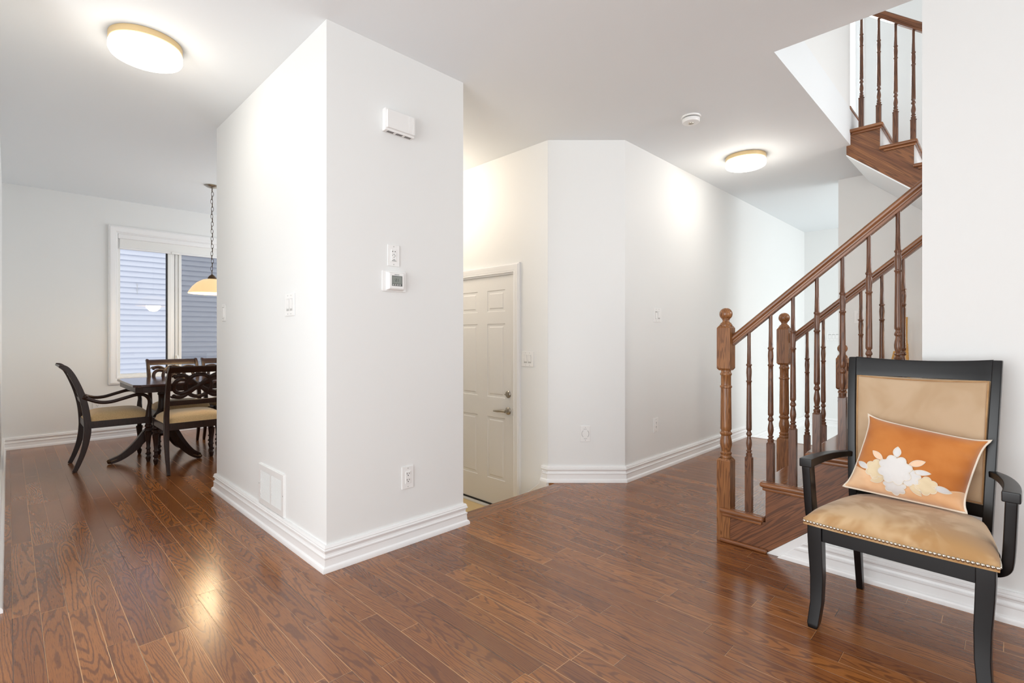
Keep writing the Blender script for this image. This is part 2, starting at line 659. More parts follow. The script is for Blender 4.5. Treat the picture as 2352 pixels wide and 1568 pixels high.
wall('wall_stair_far', [((XF, -1.6, -0.0), (XF + 0.12, 1.21, ZC))], label='wall behind the stairs')
wall('wall_stair', [((XR, -3.3, 0), (2.99, 0.272, ZC))], label='white wall behind the tan armchair')
m = MB()
m.prism([(0.272, 0), (0.895, 0), (0.895, 0.02), (0.272, 0.535)], 'X', XR + 0.002, XR + 0.03)
struct(m.build('wall_under_stair', M_WALL), 'white wall below the stair stringer', 'wall')
m = MB()
m.prism([(0.272, 0.538), (0.922, 0.0), (0.86, 0.0), (0.272, 0.485)], 'X', XR - 0.012, XR + 0.01)
struct(m.build('trim_3', M_TRIM, bevel=0.002), 'sloping white trim strip under the stair stringer', 'trim')
wall('wall_landing', [((2.99, -1.72, 0), (XF, -1.6, 1.75)), ((2.99, -1.72, 2.75), (XF, -1.6, 5.5)), ((2.99, -1.72, 1.75), (3.3, -1.6, 2.75)), ((5.5, -1.72, 1.75), (XF, -1.6, 2.75))])  # opening added for the landing fill light
wall('wall_upper_left', [((2.87, -1.6, ZT), (2.99, 1.02, 5.5))])
wall('wall_upper_face', [((2.99, 0.92, ZT), (4.875, 1.02, 5.5))], label='white upper wall seen through the stairwell opening')
wy0, wy1, wz0, wz1 = 1.07, 2.1, 3.30, 5.0
wall('wall_upper_right', [((XF, -1.6, ZC), (XF + 0.12, wy0, 5.5)), ((XF, wy1, ZT), (XF + 0.12, 3.2, 5.5)),
                          ((XF, wy0, ZT), (XF + 0.12, wy1, wz0)), ((XF, wy0, wz1), (XF + 0.12, wy1, 5.5))])
wall('wall_upper_back', [((2.87, 3.2, ZT), (XF + 0.12, 3.3, 5.5)), ((2.87, 1.02, ZT), (2.99, 3.2, 5.5))])
wall('ceiling_upper', [((2.87, -1.72, 5.5), (6.0, 3.3, 5.6))], M_CEIL)
wall('wall_left', [((-0.165, 3.0, 0), (-0.045, YB, ZC))], label='edge of the dining room left wall')
wall('wall_front', [((-2.7, 3.0, 0), (-0.165, 3.12, ZC))])
wall('wall_west', [((-1.82, -3.3, 0), (-1.7, -0.9, ZC)), ((-1.82, 2.8, 0), (-1.7, 3.1, ZC)), ((-1.82, -0.9, 0), (-1.7, 2.8, 0.3)), ((-1.82, -0.9, 2.4), (-1.7, 2.8, ZC))])
wall('wall_south', [((-2.6, -3.32, 0), (-1.6, -3.2, ZC)), ((2.0, -3.32, 0), (2.99, -3.2, ZC)), ((-1.6, -3.32, 0), (2.0, -3.2, 0.3)), ((-1.6, -3.32, 2.3), (2.0, -3.2, ZC))])
wall('wall_kitchen', [((5.9, -3.32, ZH), (6.05, -3.2, ZC)), ((8.35, -3.32, ZH), (8.5, -3.2, ZC)), ((6.05, -3.32, ZH), (8.35, -3.2, 0.3)), ((6.05, -3.32, 2.5), (8.35, -3.2, ZC)),
                      ((XF, -3.3, 0), (XF + 0.12, -1.6, ZC))])
GX0, GX1, GZ0, GZ1 = 0.885, 2.02, 0.695, 2.365   # dining window opening
wall('wall_dining', [((-0.2, YB, 0), (GX0, YB + 0.14, ZC)), ((GX1, YB, 0), (3.4, YB + 0.14, ZC)), ((GX0, YB, 0), (GX1, YB + 0.14, GZ0)), ((GX0, YB, GZ1), (GX1, YB + 0.14, ZC))],
     label='dining room wall with the window')
wall('wall_dining_side', [((3.3, 4.72, 0), (3.42, 5.0, ZC)), ((3.3, 7.0, 0), (3.42, YB, ZC)), ((3.3, 5.0, 0), (3.42, 7.0, 0.6)), ((3.3, 5.0, 2.4), (3.42, 7.0, ZC))])

# baseboards ------------------------------------------------------
BASE = [(0, 0), (0.030, 0), (0.030, 0.012), (0.026, 0.022), (0.018, 0.028), (0.016, 0.060), (0.019, 0.066), (0.019, 0.071), (0.012, 0.075),
        (0.010, 0.084), (0.013, 0.094), (0.020, 0.101), (0.020, 0.107), (0.016, 0.110), (0.017, 0.116), (0.014, 0.121), (0.012, 0.126), (0, 0.126)]


def base(name, path, label, z=0.0, clip=None):
    q = MB()
    q.sweep([(x, y, z) for x, y in path[::-1]], BASE)
    if clip:
        o = q.build(name, M_TRIM, angle=25)
        b = bmesh.new()
        b.from_mesh(o.data)
        r = bmesh.ops.bisect_plane(b, geom=b.verts[:] + b.edges[:] + b.faces[:], plane_co=clip[0], plane_no=clip[1], clear_outer=True)
        bmesh.ops.edgeloop_fill(b, edges=[e for e in r['geom_cut'] if isinstance(e, bmesh.types.BMEdge)])
        b.to_mesh(o.data)
        b.free()
        return struct(o, label, 'baseboard')
    return struct(q.build(name, M_TRIM, angle=25), label, 'baseboard')


# travel direction keeps the room on the left-hand side of the path
base('baseboard_centre', [(XP1 - 0.1, YP1), (XP0, YP1), (XP0, YP0), (XP1, YP0), (XP1, 2.54)], 'white moulded baseboard around the wall block')
base('baseboard_hall', [(AX, AY + 0.06), (AX, AY), (CX, CY), (6.07, YD)], 'white baseboard on the angled wall and the hall wall')
base('baseboard_hall_lower', [(6.10, YD), (XE, YD), (XE, -3.2)], 'white baseboard in the lower back hall', ZH)
base('baseboard_stair_far', [(XF, -1.5), (XF, 1.21), (XF + 0.12, 1.21)][::-1], 'white baseboard on the wall behind the stairs')
base('baseboard_stair', [(XR, 0.90), (XR, -3.2)], 'white baseboard behind the tan armchair', 0.0, ((XR, 0.862, 0.0), (0, 0.845, 1.0)))
base('baseboard_dining', [(-0.045, 3.0), (-0.045, YB), (3.3, YB)], 'white baseboard under the dining room window')

# sloping base beside the foyer step
m = MB()
pl = [(2.625, 0.02), (2.625, 0.085), (2.665, 0.085), (2.70, -0.03), (2.93, -0.215), (2.93, ZF), (2.625, ZF)]
m.prism(pl, 'X', XD - 0.014, XD)
m.tube([(XD - 0.014, 2.665, 0.085), (XD - 0.014, 2.70, -0.03), (XD - 0.014, 2.93, -0.215)], 0.007, 6)
m.tube([(XD - 0.016, 2.69, -0.08), (XD - 0.016, 2.93, -0.27)], 0.005, 6)
struct(m.build('baseboard_foyer', M_TRIM, angle=30), 'white sloping skirting beside the foyer step', 'baseboard')

CAS = [(0, 0), (0, 0.010), (0.006, 0.016), (0.014, 0.014), (0.022, 0.018), (0.040, 0.020), (0.056, 0.026), (0.064, 0.026), (0.070, 0.020), (0.078, 0.020), (0.078, 0)]

# ---------------------------------------------------------------- foyer door (door_1)
d1 = struct(empty('door_1', (XD, 3.42, ZF)), 'white six-panel entrance door in the sunken foyer', 'door')
y0, y1, z0, z1 = 3.014, 3.832, -0.335, 1.703
oy, oz = 3.42, ZF
m = MB()
m.box((0.02, y0 - oy, z0 - oz), (0.055, y1 - oy, z1 - oz))
fx = 0.02
ycuts = [y0, 3.125, 3.356, 3.49, 3.721, y1]
zcuts = [z0, -0.107, 0.447, 0.623, 1.279, 1.387, 1.578, z1]
for a in range(5):
    for b in range(7):
        ya, yb, za, zb = ycuts[a] - oy, ycuts[a + 1] - oy, zcuts[b] - oz, zcuts[b + 1] - oz
        if a in (1, 3) and b in (1, 3, 5):
            rings = [(0, 0), (0.008, 0.010), (0.016, 0.010), (0.034, 0.001)]
            vs, fs = [], []
            for ins, dep in rings:
                x = fx - 0.006 + dep
                vs += [(x, ya + ins, za + ins), (x, yb - ins, za + ins), (x, yb - ins, zb - ins), (x, ya + ins, zb - ins)]
            for r in range(3):
                for k in range(4):
                    l = (k + 1) % 4
                    fs.append((r * 4 + k, r * 4 + l, r * 4 + 4 + l, r * 4 + 4 + k))
            fs.append((12, 13, 14, 15))
            m.add(vs, fs)
        else:
            x = fx - 0.006
            m.add([(x, ya, za), (x, yb, za), (x, yb, zb), (x, ya, zb)], [(0, 1, 2, 3)])
m.build('door_panel', M_DOOR, d1, angle=20)
m = MB()
DP = [(0, 3.845 - oy, 0), (0, 3.845 - oy, 1.715 - oz), (0, 3.0 - oy, 1.715 - oz), (0, 3.0 - oy, 0)]
m.sweep(DP, [(-0.011, -0.11), (0.003, -0.11), (0.003, 0.001), (-0.011, 0.001)], normal=(-1, 0, 0))
m.sweep(DP, CAS, normal=(-1, 0, 0))
m.build('door_frame', M_TRIM, d1, angle=25)
m = MB()
m.box((-0.03, 3.02 - oy, 0.0), (0.06, 3.83 - oy, 0.012))
m.build('door_sill', M_DOOR, d1, bevel=0.003)
m = MB()
m.box((0.008, 3.016 - oy, 0.012), (0.05, 3.83 - oy, 0.027))
m.build('door_sweep', M_RUBBER, d1)


RXN = Matrix.Rotation(-PI / 2, 4, 'Y')   # local +Z -> world -X
m = MB()
m.lathe([(0.030, 0), (0.031, 0.006), (0.026, 0.012), (0.018, 0.014), (0.017, 0.020), (0.0, 0.021)], (0, 0, 0), 20, mat=Matrix.Translation((0.014, 3.084 - oy, 0.663 - oz)) @ RXN)
m.cbox((-0.012, 3.084 - oy, 0.663 - oz), (0.02, 0.026, 0.010))
m.build('deadbolt', M_STEEL, d1)
m = MB()
m.lathe([(0.032, 0), (0.033, 0.006), (0.027, 0.012), (0.015, 0.016), (0.013, 0.045), (0.0, 0.047)], (0, 0, 0), 20, mat=Matrix.Translation((0.014, 3.084 - oy, 0.518 - oz)) @ RXN)
m.tube([(-0.028, 3.080 - oy, 0.518 - oz), (-0.033, 3.12 - oy, 0.519 - oz), (-0.034, 3.18 - oy, 0.513 - oz), (-0.030, 3.225 - oy, 0.510 - oz)], [0.012, 0.012, 0.010, 0.007], 10)
m.build('door_handle', M_STEEL, d1)
m = MB()
m.box((0.0, 3.010 - oy, 0.485 - oz), (0.03, 3.0135 - oy, 0.545 - oz))
m.build('strike_plate', M_BRONZE, d1)

# ---------------------------------------------------------------- dining window (window_1)
w1 = struct(empty('window_1', ((GX0 + GX1) / 2, YB, GZ0)), 'white two-sash dining window with a raised roller shade', 'window')
wx, wz = (GX0 + GX1) / 2, GZ0


def L(x, y, z):
    return (x - wx, y - YB, z - wz)


m = MB()
m.sweep([L(GX0, YB, GZ0), L(GX0, YB, GZ1), L(GX1, YB, GZ1), L(GX1, YB, GZ0)][::-1], [(-a, h) for a, h in CAS][::-1], normal=(0, -1, 0), closed=True)
m.build('window_casing', M_TRIM, w1, angle=25)
FR = 0.035
m = MB()
RECT = [L(GX0, YB, GZ0), L(GX1, YB, GZ0), L(GX1, YB, GZ1), L(GX0, YB, GZ1)]
m.sweep(RECT, [(-0.005, -0.145), (FR, -0.145), (FR, -0.05), (-0.005, -0.05)], normal=(0, -1, 0), closed=True)
m.build('window_frame', M_VINYL, w1, angle=25)
m = MB()
m.sweep(RECT, [(-0.005, -0.052), (0.006, -0.052), (0.006, 0.004), (-0.005, 0.004)], normal=(0, -1, 0), closed=True)
m.build('jamb_lining', M_TRIM, w1, angle=25)
XM0, XM1 = 1.374, 1.529
m = MB()
m.box(L(XM0 + 0.01, YB + 0.045, GZ0 + FR), L(XM0 + 0.05, YB + 0.12, GZ1 - FR))
m.box(L(XM0 + 0.05, YB + 0.06, GZ0 + FR), L(XM0 + 0.085, YB + 0.12, GZ1 - FR))
m.box(L(XM0 + 0.09, YB + 0.055, GZ0 + FR), L(XM1 - 0.03, YB + 0.12, GZ1 - FR))
m.box(L(XM1 - 0.03, YB + 0.045, GZ0 + FR), L(XM1, YB + 0.12, GZ1 - FR))
m.build('mullion', M_VINYL, w1, bevel=0.004)
m = MB()
m.box(L(XM0 + 0.001, YB + 0.06, GZ0 + FR), L(XM0 + 0.010, YB + 0.12, GZ1 - FR))
m.build('sash_gasket', M_SLOT, w1)
for xa, xb in ((GX0 + FR, XM0), (XM1, GX1 - FR)):
    m = MB()
    m.box(L(xa, YB + 0.098, GZ0 + FR), L(xb, YB + 0.102, GZ1 - FR))
    m.build('pane', M_GLASS, w1)
m = MB()
m.box(L(XM1, YB + 0.124, GZ0 + FR), L(GX1 - FR, YB + 0.126, GZ1 - FR))
m.build('insect_screen', M_SCREEN, w1)
m = MB()
m.tube([L(XM1 - 0.045, YB + 0.04, 0.83), L(XM1 - 0.045, YB + 0.03, 0.90), L(XM1 - 0.045, YB + 0.045, 0.93)], 0.011, 8)
m.build('sash_handle', M_VINYL, w1)
rs = MB()
rs.box(L(GX0 + 0.008, YB + 0.002, 2.305), L(GX1 - 0.008, YB + 0.085, 2.362))
o = rs.build('roller_cassette', M_TRIM, w1, bevel=0.012, seg=3)
m = MB()
m.box(L(GX0 + 0.03, YB + 0.030, 2.205), L(GX1 - 0.03, YB + 0.034, 2.31))
o2 = m.build('roller_shade', M_ROLLER, w1)
m = MB()
m.box(L(GX0 + 0.025, YB + 0.022, 2.185), L(GX1 - 0.025, YB + 0.042, 2.208))
m.build('hem_bar', M_TRIM, o2, bevel=0.008, seg=3)
m = MB()
m.cbox(L(1.455, YB + 0.02, 2.197), (0.075, 0.016, 0.028))
m.build('shade_pull', M_VINYL, o2, bevel=0.006)

# neighbouring house wall seen through the window
m = MB()
YS = 9.9
lap = 0.086
k = 0
z = -0.8
prof = []
while z < 4.6:
    prof += [(YS - 0.030, z), (YS - 0.028, z + 0.008), (YS, z + lap - 0.001)]
    z += lap
prof += [(YS + 0.1, z), (YS + 0.1, -0.8)]
m.prism(prof, 'X', -2.5, 6.5)
sd = tag(m.build('neighbour_house', M_SIDING, angle=20), 'pale blue lap siding of the house next door, through the dining window', 'house wall')
for (x, z) in ((1.45, 1.85), (1.62, 0.42), (2.62, 1.56), (2.22, 2.6), (0.6, 0.9)):
    m = MB()
    m.box((x, YS - 0.030, z), (x + 0.004, YS - 0.018, z + 2 * lap - 0.004))
    m.build('siding_seam', M_SHADOWLINE, sd)

# upper landing window (window_2)
w2 = struct(empty('window_2', (XF, (wy0 + wy1) / 2, wz0)), 'bright upstairs window beyond the stair balusters', 'window')
yc = (wy0 + wy1) / 2
m = MB()
m.sweep([(0, wy1 - yc, 0), (0, wy1 - yc, wz1 - wz0), (0, wy0 - yc, wz1 - wz0), (0, wy0 - yc, 0)], CAS, normal=(-1, 0, 0), closed=True)
m.build('window_casing', M_TRIM, w2, angle=25)
m = MB()
m.box((0.095, wy0 - yc, 0), (0.099, wy1 - yc, wz1 - wz0))
m.build('pane', M_GLASS, w2)

# ---------------------------------------------------------------- staircase
RISE, RUN = 0.191, 0.2165
Y_N = 1.167      # nose of the first tread
NL = 8           # treads up to the landing
X0S, X1S = 2.87, 3.86
st = thing('staircase', 'oak staircase with turned balusters rising to the upper floor beside the hall', 'staircase', (0, 0, 0))


def nose(k):
    return Y_N - RUN * (k - 1)


def tread(xa, xb, ya, yb, z, name='tread', scotia=True, side=-1):
    q = MB()
    q.box((xa + 0.034, ya, z - 0.028), (xb, yb, z))
    tr = q.build(name, M_OAKX, st, bevel=0.006, seg=3, angle=50)
    q = MB()
    q.box((xa, ya, z - 0.028), (xa + 0.034, yb, z))
    q.build('return_nosing', M_OAKY, tr, bevel=0.012, seg=4, angle=50)
    if scotia:
        q = MB()
        q.box((xa + 0.012, ya + (0.012 if side > 0 else 0.012), z - 0.046), (xa + 0.03, yb - 0.012, z - 0.027))
        q.build('scotia', M_OAKY, tr, bevel=0.006, seg=3)
    return tr


for k in range(1, NL):
    tread(X0S - 0.027 if k < 5 else 2.996, X1S + 0.03, nose(k + 1) - 0.02 if k != 4 else 0.276, nose(k), RISE * k)
# side panels (stepped wooden face) and risers
def stepped(xa, xb, n, bottom):
    pts = []
    for k in range(1, n + 1):
        y = nose(k) - 0.025
        pts += [(y, RISE * (k - 1) - (0.0 if k == 1 else 0.028)), (y, RISE * k - 0.028)]
    pts.append((nose(n + 1), RISE * n - 0.028))
    return pts


side = stepped(0, 0, 4, None)
side[-1] = (0.274, side[-1][1])
yl = side[-1][0]
side = side + [(yl, 0.845 * (0.922 - yl)), (0.922, 0.0)]
m = MB()
m.prism(side, 'X', X0S, X0S + 0.018)
m.build('stringer', M_PANEL, st)
full = stepped(0, 0, NL - 1, None)
yl = full[-1][0]
full = full + [(yl, 0.86 * (0.922 - yl) - 0.05), (0.70, 0.0)]
m = MB()
m.prism(full, 'X', X1S - 0.018, X1S)
m.build('stringer', M_PANEL, st)
for k in range(1, NL + 1):
    m = MB()
    y = nose(k) - 0.025
    m.box((X0S + 0.018 if k < 5 else 2.996, y - 0.016, RISE * (k - 1)), (X1S - 0.018, y, RISE * k - 0.028))
    m.build('riser', M_TRIM if k > 1 else M_PANEL, st)
m = MB()
m.box((X0S - 0.02, 0.915, 0), (X0S, nose(1) - 0.0, 0.022))
m.build('base_shoe', M_OAKY, st, bevel=0.008, seg=3)
# landing
m = MB()
m.box((2.995, -1.595, RISE * NL - 0.20), (XF - 0.005, nose(NL) + 0.0, RISE * NL - 0.028))
m.build('landing_frame', M_TRIM, st)
m = MB()
m.box((2.995, -1.595, RISE * NL - 0.028), (XF - 0.005, nose(NL), RISE * NL))
m.build('landing', M_OAKX, st, bevel=0.004)

# upper flight: treads climb towards +Y, noses facing -Y
UX0, UX1 = 4.885, XF - 0.004
RU, U16 = 0.2125, 0.911


def unose(k):
    return U16 - RU * (16 - k)


for k in range(NL + 1, 16):
    q = MB()
    z = RISE * k
    q.box((UX0 + 0.007, unose(k), z - 0.028), (UX1, unose(k + 1) + 0.03, z))
    tr = q.build('tread', M_OAKX, st, bevel=0.012, seg=4, angle=50)
    q = MB()
    q.box((UX0 - 0.027, unose(k), z - 0.028), (UX0 + 0.007, unose(k + 1) + 0.03, z))
    q.build('return_nosing', M_OAKY, tr, bevel=0.012, seg=4, angle=50)
    q = MB()
    q.box((UX0 - 0.014, unose(k) + 0.012, z - 0.046), (UX0, unose(k + 1), z - 0.027))
    q.build('scotia', M_OAKY, tr, bevel=0.006, seg=3)
for k in range(NL + 1, 17):
    q = MB()
    y = unose(k) + 0.025
    q.box((UX0 + 0.018, y, RISE * (k - 1)), (UX1, y + 0.016, RISE * k - 0.028))
    q.build('riser', M_TRIM, st)
# top nosing at the upper floor
q = MB()
q.box((UX0 - 0.027, unose(16), 3.032), (UX1, unose(16) + 0.10, 3.06))
q.build('top_nosing', M_OAKX, st, bevel=0.012, seg=4, angle=50)
pts = []
for k in range(NL + 1, 16):
    y = unose(k) + 0.025
    pts += [(y, RISE * (k - 1) - 0.028), (y, RISE * k - 0.028)]
pts.append((0.948, RISE * 15 - 0.028))
pts += [(0.948, 2.663), (unose(NL + 1) + 0.025, 2.663 - 0.866 * (0.948 - unose(NL + 1) - 0.025))]
m = MB()
m.prism(pts, 'X', UX0, UX0 + 0.022)
m.build('stringer', M_PANEL2, st)
m = MB()
ya, yb = unose(NL + 1) + 0.03, 0.948
zb = 2.655
za = zb - 0.866 * (yb - ya)
m.prism([(ya, za), (yb, zb), (yb, zb + 0.012), (ya, za + 0.012)], 'X', UX0 - 0.004, UX1)
m.build('soffit', M_CEIL, st)

# handrails
RAIL = [(-0.020, 0.0), (0.020, 0.0), (0.022, 0.012), (0.017, 0.018), (0.018, 0.026), (0.028, 0.036), (0.029, 0.046), (0.022, 0.058), (0.010, 0.064),
        (-0.010, 0.064), (-0.022, 0.058), (-0.029, 0.046), (-0.028, 0.036), (-0.018, 0.026), (-0.017, 0.018), (-0.022, 0.012)]


def rail(x, ya, za, yb, zb, name='handrail', parent=None):
    q = MB()
    n = len(RAIL)
    vs = [(x + a, ya, za + h) for a, h in RAIL] + [(x + a, yb, zb + h) for a, h in RAIL]
    fs = [tuple(range(n))[::-1], tuple(range(n, 2 * n))] + [(i, (i + 1) % n, n + (i + 1) % n, n + i) for i in range(n)]
    q.add(vs, fs)
    return q.build(name, M_RAIL, parent or st, angle=30)


XB1 = 2.925
XB2 = 3.80


def r1(y):
    return 1.182 + 0.836 * (1.03 - y)


def r2(y):
    return 1.187 + 0.843 * (0.967 - y)


rail(XB1, 1.116, r1(1.116), 0.272, r1(0.272))
rail(XB2, 1.05, r2(1.05), -0.36, r2(-0.36))


def r3(y):
    return 3.737 + 0.84 * (y - 0.76)


q = MB()
n = len(RAIL)
vs = []
for (yy, zz) in ((-0.62, r3(-0.62)), (0.96, r3(0.96))):
    vs += [(4.925 + a, yy, zz + h * 1.2) for a, h in RAIL]
q.add(vs, [tuple(range(n))[::-1], tuple(range(n, 2 * n))] + [(i, (i + 1) % n, n + (i + 1) % n, n + i) for i in range(n)])
q.build('handrail', M_RAIL2, st, angle=30)


def baluster(x, y, z0, zt, parent=None):
    """square foot, turned middle hung a fixed length below the rail"""
    s = 0.017
    zb = zt - 0.688        # top of the square block
    q = MB()
    q.box((x - s, y - s, z0), (x + s, y + s, zb - 0.006))
    q.lathe([(s * 1.3, zb - 0.008), (0.0150, zb), (0.0150, zb + 0.004), (0.0165, zb + 0.010), (0.0165, zb + 0.014), (0.0105, zb + 0.020), (0.0110, zb + 0.024),
             (0.0150, zb + 0.028), (0.0150, zb + 0.032), (0.0100, zb + 0.036), (0.0115, zb + 0.044), (0.0145, zb + 0.060), (0.0150, zb + 0.072),
             (0.0130, zb + 0.090), (0.0100, zb + 0.106), (0.0095, zb + 0.112), (0.0140, zb + 0.118), (0.0150, zb + 0.124), (0.0130, zb + 0.130),
             (0.0095, zb + 0.138), (0.0100, zb + 0.142), (0.0140, zb + 0.148), (0.0142, zb + 0.160), (0.0118, zb + 0.395), (0.0118, zb + 0.412),
             (0.0150, zb + 0.416), (0.0150, zb + 0.421), (0.0115, zb + 0.425), (0.0130, zb + 0.450), (0.0140, zb + 0.470), (0.0130, zb + 0.488),
             (0.0112, zb + 0.502), (0.0150, zb + 0.508), (0.0150, zb + 0.513), (0.0110, zb + 0.518), (0.0092, zb + 0.60), (0.0090, zt + 0.012)], (x, y, 0), 16)
    return q.build('baluster', M_OAKZ, parent or st, angle=40)


for y in (1.03, 0.917, 0.807, 0.696, 0.584, 0.476, 0.364):
    k = int((Y_N - y) / RUN) + 1
    baluster(XB1, y, RISE * k, r1(y))
for y in (0.962, 0.867, 0.76, 0.66, 0.552, 0.447, 0.34, 0.23, 0.12):
    k = int((Y_N - y) / RUN) + 1
    baluster(XB2, y, RISE * k, r2(y))
for y in (0.852, 0.736, 0.628, 0.518, 0.41, 0.30):
    k = 16 - math.ceil((U16 - y) / RU)
    baluster(4.925, y, RISE * k, r3(y))


def newel(x, y, z0, zball=1.322, parent=None, s=0.0375):
    q = MB()
    q.box((x - s, y - s, z0), (x + s, y + s, 0.455))
    q.add([(x - s, y - s, .455), (x + s, y - s, .455), (x + s, y + s, .455), (x - s, y + s, .455)] + [(x + a * 0.03, y + b * 0.03, .468) for a, b in ((-1, -1), (1, -1), (1, 1), (-1, 1))],
          [(0, 1, 5, 4), (1, 2, 6, 5), (2, 3, 7, 6), (3, 0, 4, 7)])
    q.lathe([(0.030, 0.466), (0.032, 0.472), (0.032, 0.480), (0.027, 0.486), (0.031, 0.492), (0.031, 0.500), (0.025, 0.507), (0.027, 0.520), (0.0325, 0.545), (0.0325, 0.562),
             (0.027, 0.590), (0.026, 0.597), (0.032, 0.603), (0.033, 0.612), (0.027, 0.618), (0.026, 0.626), (0.0305, 0.634), (0.0305, 0.650), (0.0280, 0.868), (0.0325, 0.873),
             (0.0325, 0.880), (0.0275, 0.885), (0.0275, 0.938), (0.0315, 0.945), (0.0315, 0.952), (0.027, 0.958), (0.027, 0.972)], (x, y, 0), 24)
    c = 0.009
    for za, zb, ra, rb in ((0.970, 0.982, s - c, s), (0.982, 1.212, s, s), (1.212, 1.226, s, s - c)):
        q.add([(x + a * ra, y + b * ra, za) for a, b in ((-1, -1), (1, -1), (1, 1), (-1, 1))] + [(x + a * rb, y + b * rb, zb) for a, b in ((-1, -1), (1, -1), (1, 1), (-1, 1))],
              [(3, 2, 1, 0), (4, 5, 6, 7), (0, 1, 5, 4), (1, 2, 6, 5), (2, 3, 7, 6), (3, 0, 4, 7)])
    q.lathe([(0.034, 1.222), (0.035, 1.230), (0.030, 1.236), (0.029, 1.240), (0.021, 1.246), (0.018, 1.252), (0.018, 1.258), (0.022, 1.262), (0.022, 1.265), (0.016, 1.268)], (x, y, 0), 24)
    q.ball((x, y, 1.2925), 0.0355, 28, 16)
    return q.build('newel_post', M_NEWEL, parent or st, bevel=0.0, angle=40)


newel(2.905, 1.150, 0.0)
newel(XB2 - 0.03, 1.095, 0.0)
# landing newel where the flights meet
m = MB()
m.box((4.885, -0.66, RISE * NL), (4.965, -0.58, RISE * NL + 1.1))
m.ball((4.925, -0.62, RISE * NL + 1.14), 0.04, 16, 10)
m.build('newel_post', M_NEWEL, st)

# low guard railing behind the stairs, beside the upper flight
gr = thing('guard_railing', 'low oak guard railing with a ball-topped newel standing behind the stair balusters', 'railing', (4.643, 0.928, 0))
o = newel(0, 0, 0.0, parent=gr)
o.location = (0, 0, -0.222)
o.scale = (1.0, 1.0, 1.0)
# the post is sunk through the floor opening of the lower stairs; shorten its foot
me = o.data
for v in me.vertices:
    if v.co.z < 0.01:
        v.co.z = 0.222
q = MB()
n = len(RAIL)
vs = []
for yy in (-0.04, -2.3):
    vs += [(a, yy, 0.895 + h) for a, h in RAIL]
q.add(vs, [tuple(range(n))[::-1], tuple(range(n, 2 * n))] + [(i, (i + 1) % n, n + (i + 1) % n, n + i) for i in range(n)])
q.build('handrail', M_OAKY, gr, angle=30)
for i in range(6):
    y = -0.30 - 0.33 * i
    baluster(0, y, 0.0, 0.895, gr)

# ---------------------------------------------------------------- small things on the walls
def wall_thing(name, label, cat, pos, face, group=None):
    """face: outward direction of the wall in degrees; local -Y points out of the wall, local X to the viewer's right"""
    return thing(name, label, cat, pos, math.radians(face + 90), group)


def plate_mesh(w, h, d=0.006):
    q = MB()
    q.box((-w / 2, -d, -h / 2), (w / 2, 0, h / 2))
    return q


def screws(t, xs, zs, d=0.0065):
    for x in xs:
        for z in zs:
            q = MB()
            q.lathe([(0.003, 0), (0.003, 0.0012), (0.0, 0.0016)], (0, 0, 0), 10, mat=Matrix.Translation((x, -d + 0.0006, z)) @ Matrix.Rotation(PI / 2, 4, 'X'))
            q.build('screw', M_SHADOWLINE, t)


def switch(name, label, pos, face, gangs, w=None, h=0.122, flip=()):
    t = wall_thing(name, label, 'light switch', pos, face)
    w = w or (0.078 + 0.046 * (gangs - 1))
    plate_mesh(w, h).build('cover_plate', M_PLATE, t, bevel=0.003, seg=2)
    xs = [(i - (gangs - 1) / 2) * 0.046 for i in range(gangs)]
    for i, x in enumerate(xs):
        q = MB()
        a, b = (0.005, 0.0) if i in flip else (0.0, 0.005)
        q.prism([(-0.006 - a, 0.032), (-0.002, 0.032), (-0.002, -0.032), (-0.006 - b, -0.032)], 'X', x - 0.0155, x + 0.0155)
        q.build('rocker', M_PLATE, t, bevel=0.0012)
        q = MB()
        q.box((x - 0.0172, -0.0068, -0.034), (x + 0.0172, -0.0055, 0.034))
        q.build('rocker_gap', M_SHADOWLINE, t)
    screws(t, xs, (h * 0.41, -h * 0.41))
    return t


def outlet(name, label, pos, face, w=0.078, h=0.126):
    t = wall_thing(name, label, 'electrical outlet', pos, face)
    plate_mesh(w, h).build('cover_plate', M_PLATE, t, bevel=0.0035, seg=2)
    q = MB()
    q.box((-0.0168, -0.0085, -0.034), (0.0168, -0.004, 0.034))
    fc = q.build('receptacle', M_PLATE, t, bevel=0.0015)
    q = MB()
    for z in (0.019, -0.0155):
        q.box((-0.0080, -0.0090, z - 0.001), (-0.0055, -0.0080, z + 0.0085))
        q.box((0.0052, -0.0090, z), (0.0080, -0.0080, z + 0.007))
        q.lathe([(0.0030, 0), (0.0030, 0.001), (0, 0.001)], (0, 0, 0), 10, mat=Matrix.Translation((0.0, -0.0080, z - 0.007)) @ Matrix.Rotation(PI / 2, 4, 'X'))
    q.build('socket_slots', M_SLOT, fc)
    screws(t, (0,), (0.052, -0.052))
    return t


# face of the block towards -Y
switch_y = YP0
outlet('outlet', 'white duplex outlet low on the grey-lit face of the wall block', (1.585, YP0, 0.371), -90)
t = wall_thing('doorbell_chime', 'white doorbell chime box high on the wall block', 'door chime', (1.518, YP0, 2.336), -90)
q = MB()
q.box((-0.094, -0.036, -0.062), (0.090, 0, 0.058))
q.build('housing', M_PLATE, t, bevel=0.004)
q = MB()
q.box((-0.088, -0.050, -0.050), (0.084, -0.035, 0.046))
for i in range(4):
    q.box((0.045 + i * 0.009, -0.0512, -0.046), (0.048 + i * 0.009, -0.0495, 0.042))
q.build('cover', M_PLATE, t, bevel=0.005)
q = MB()
for c in (-0.055, 0.0, 0.055):
    for i in range(5):
        x = c - 0.018 + i * 0.008
        q.prism([(x, -0.030), (x + 0.0035, -0.030), (x + 0.0035, -0.010), (x, -0.010)], 'Z', -0.0632, -0.0605)
q.build('sound_slots', M_SLOT, t)

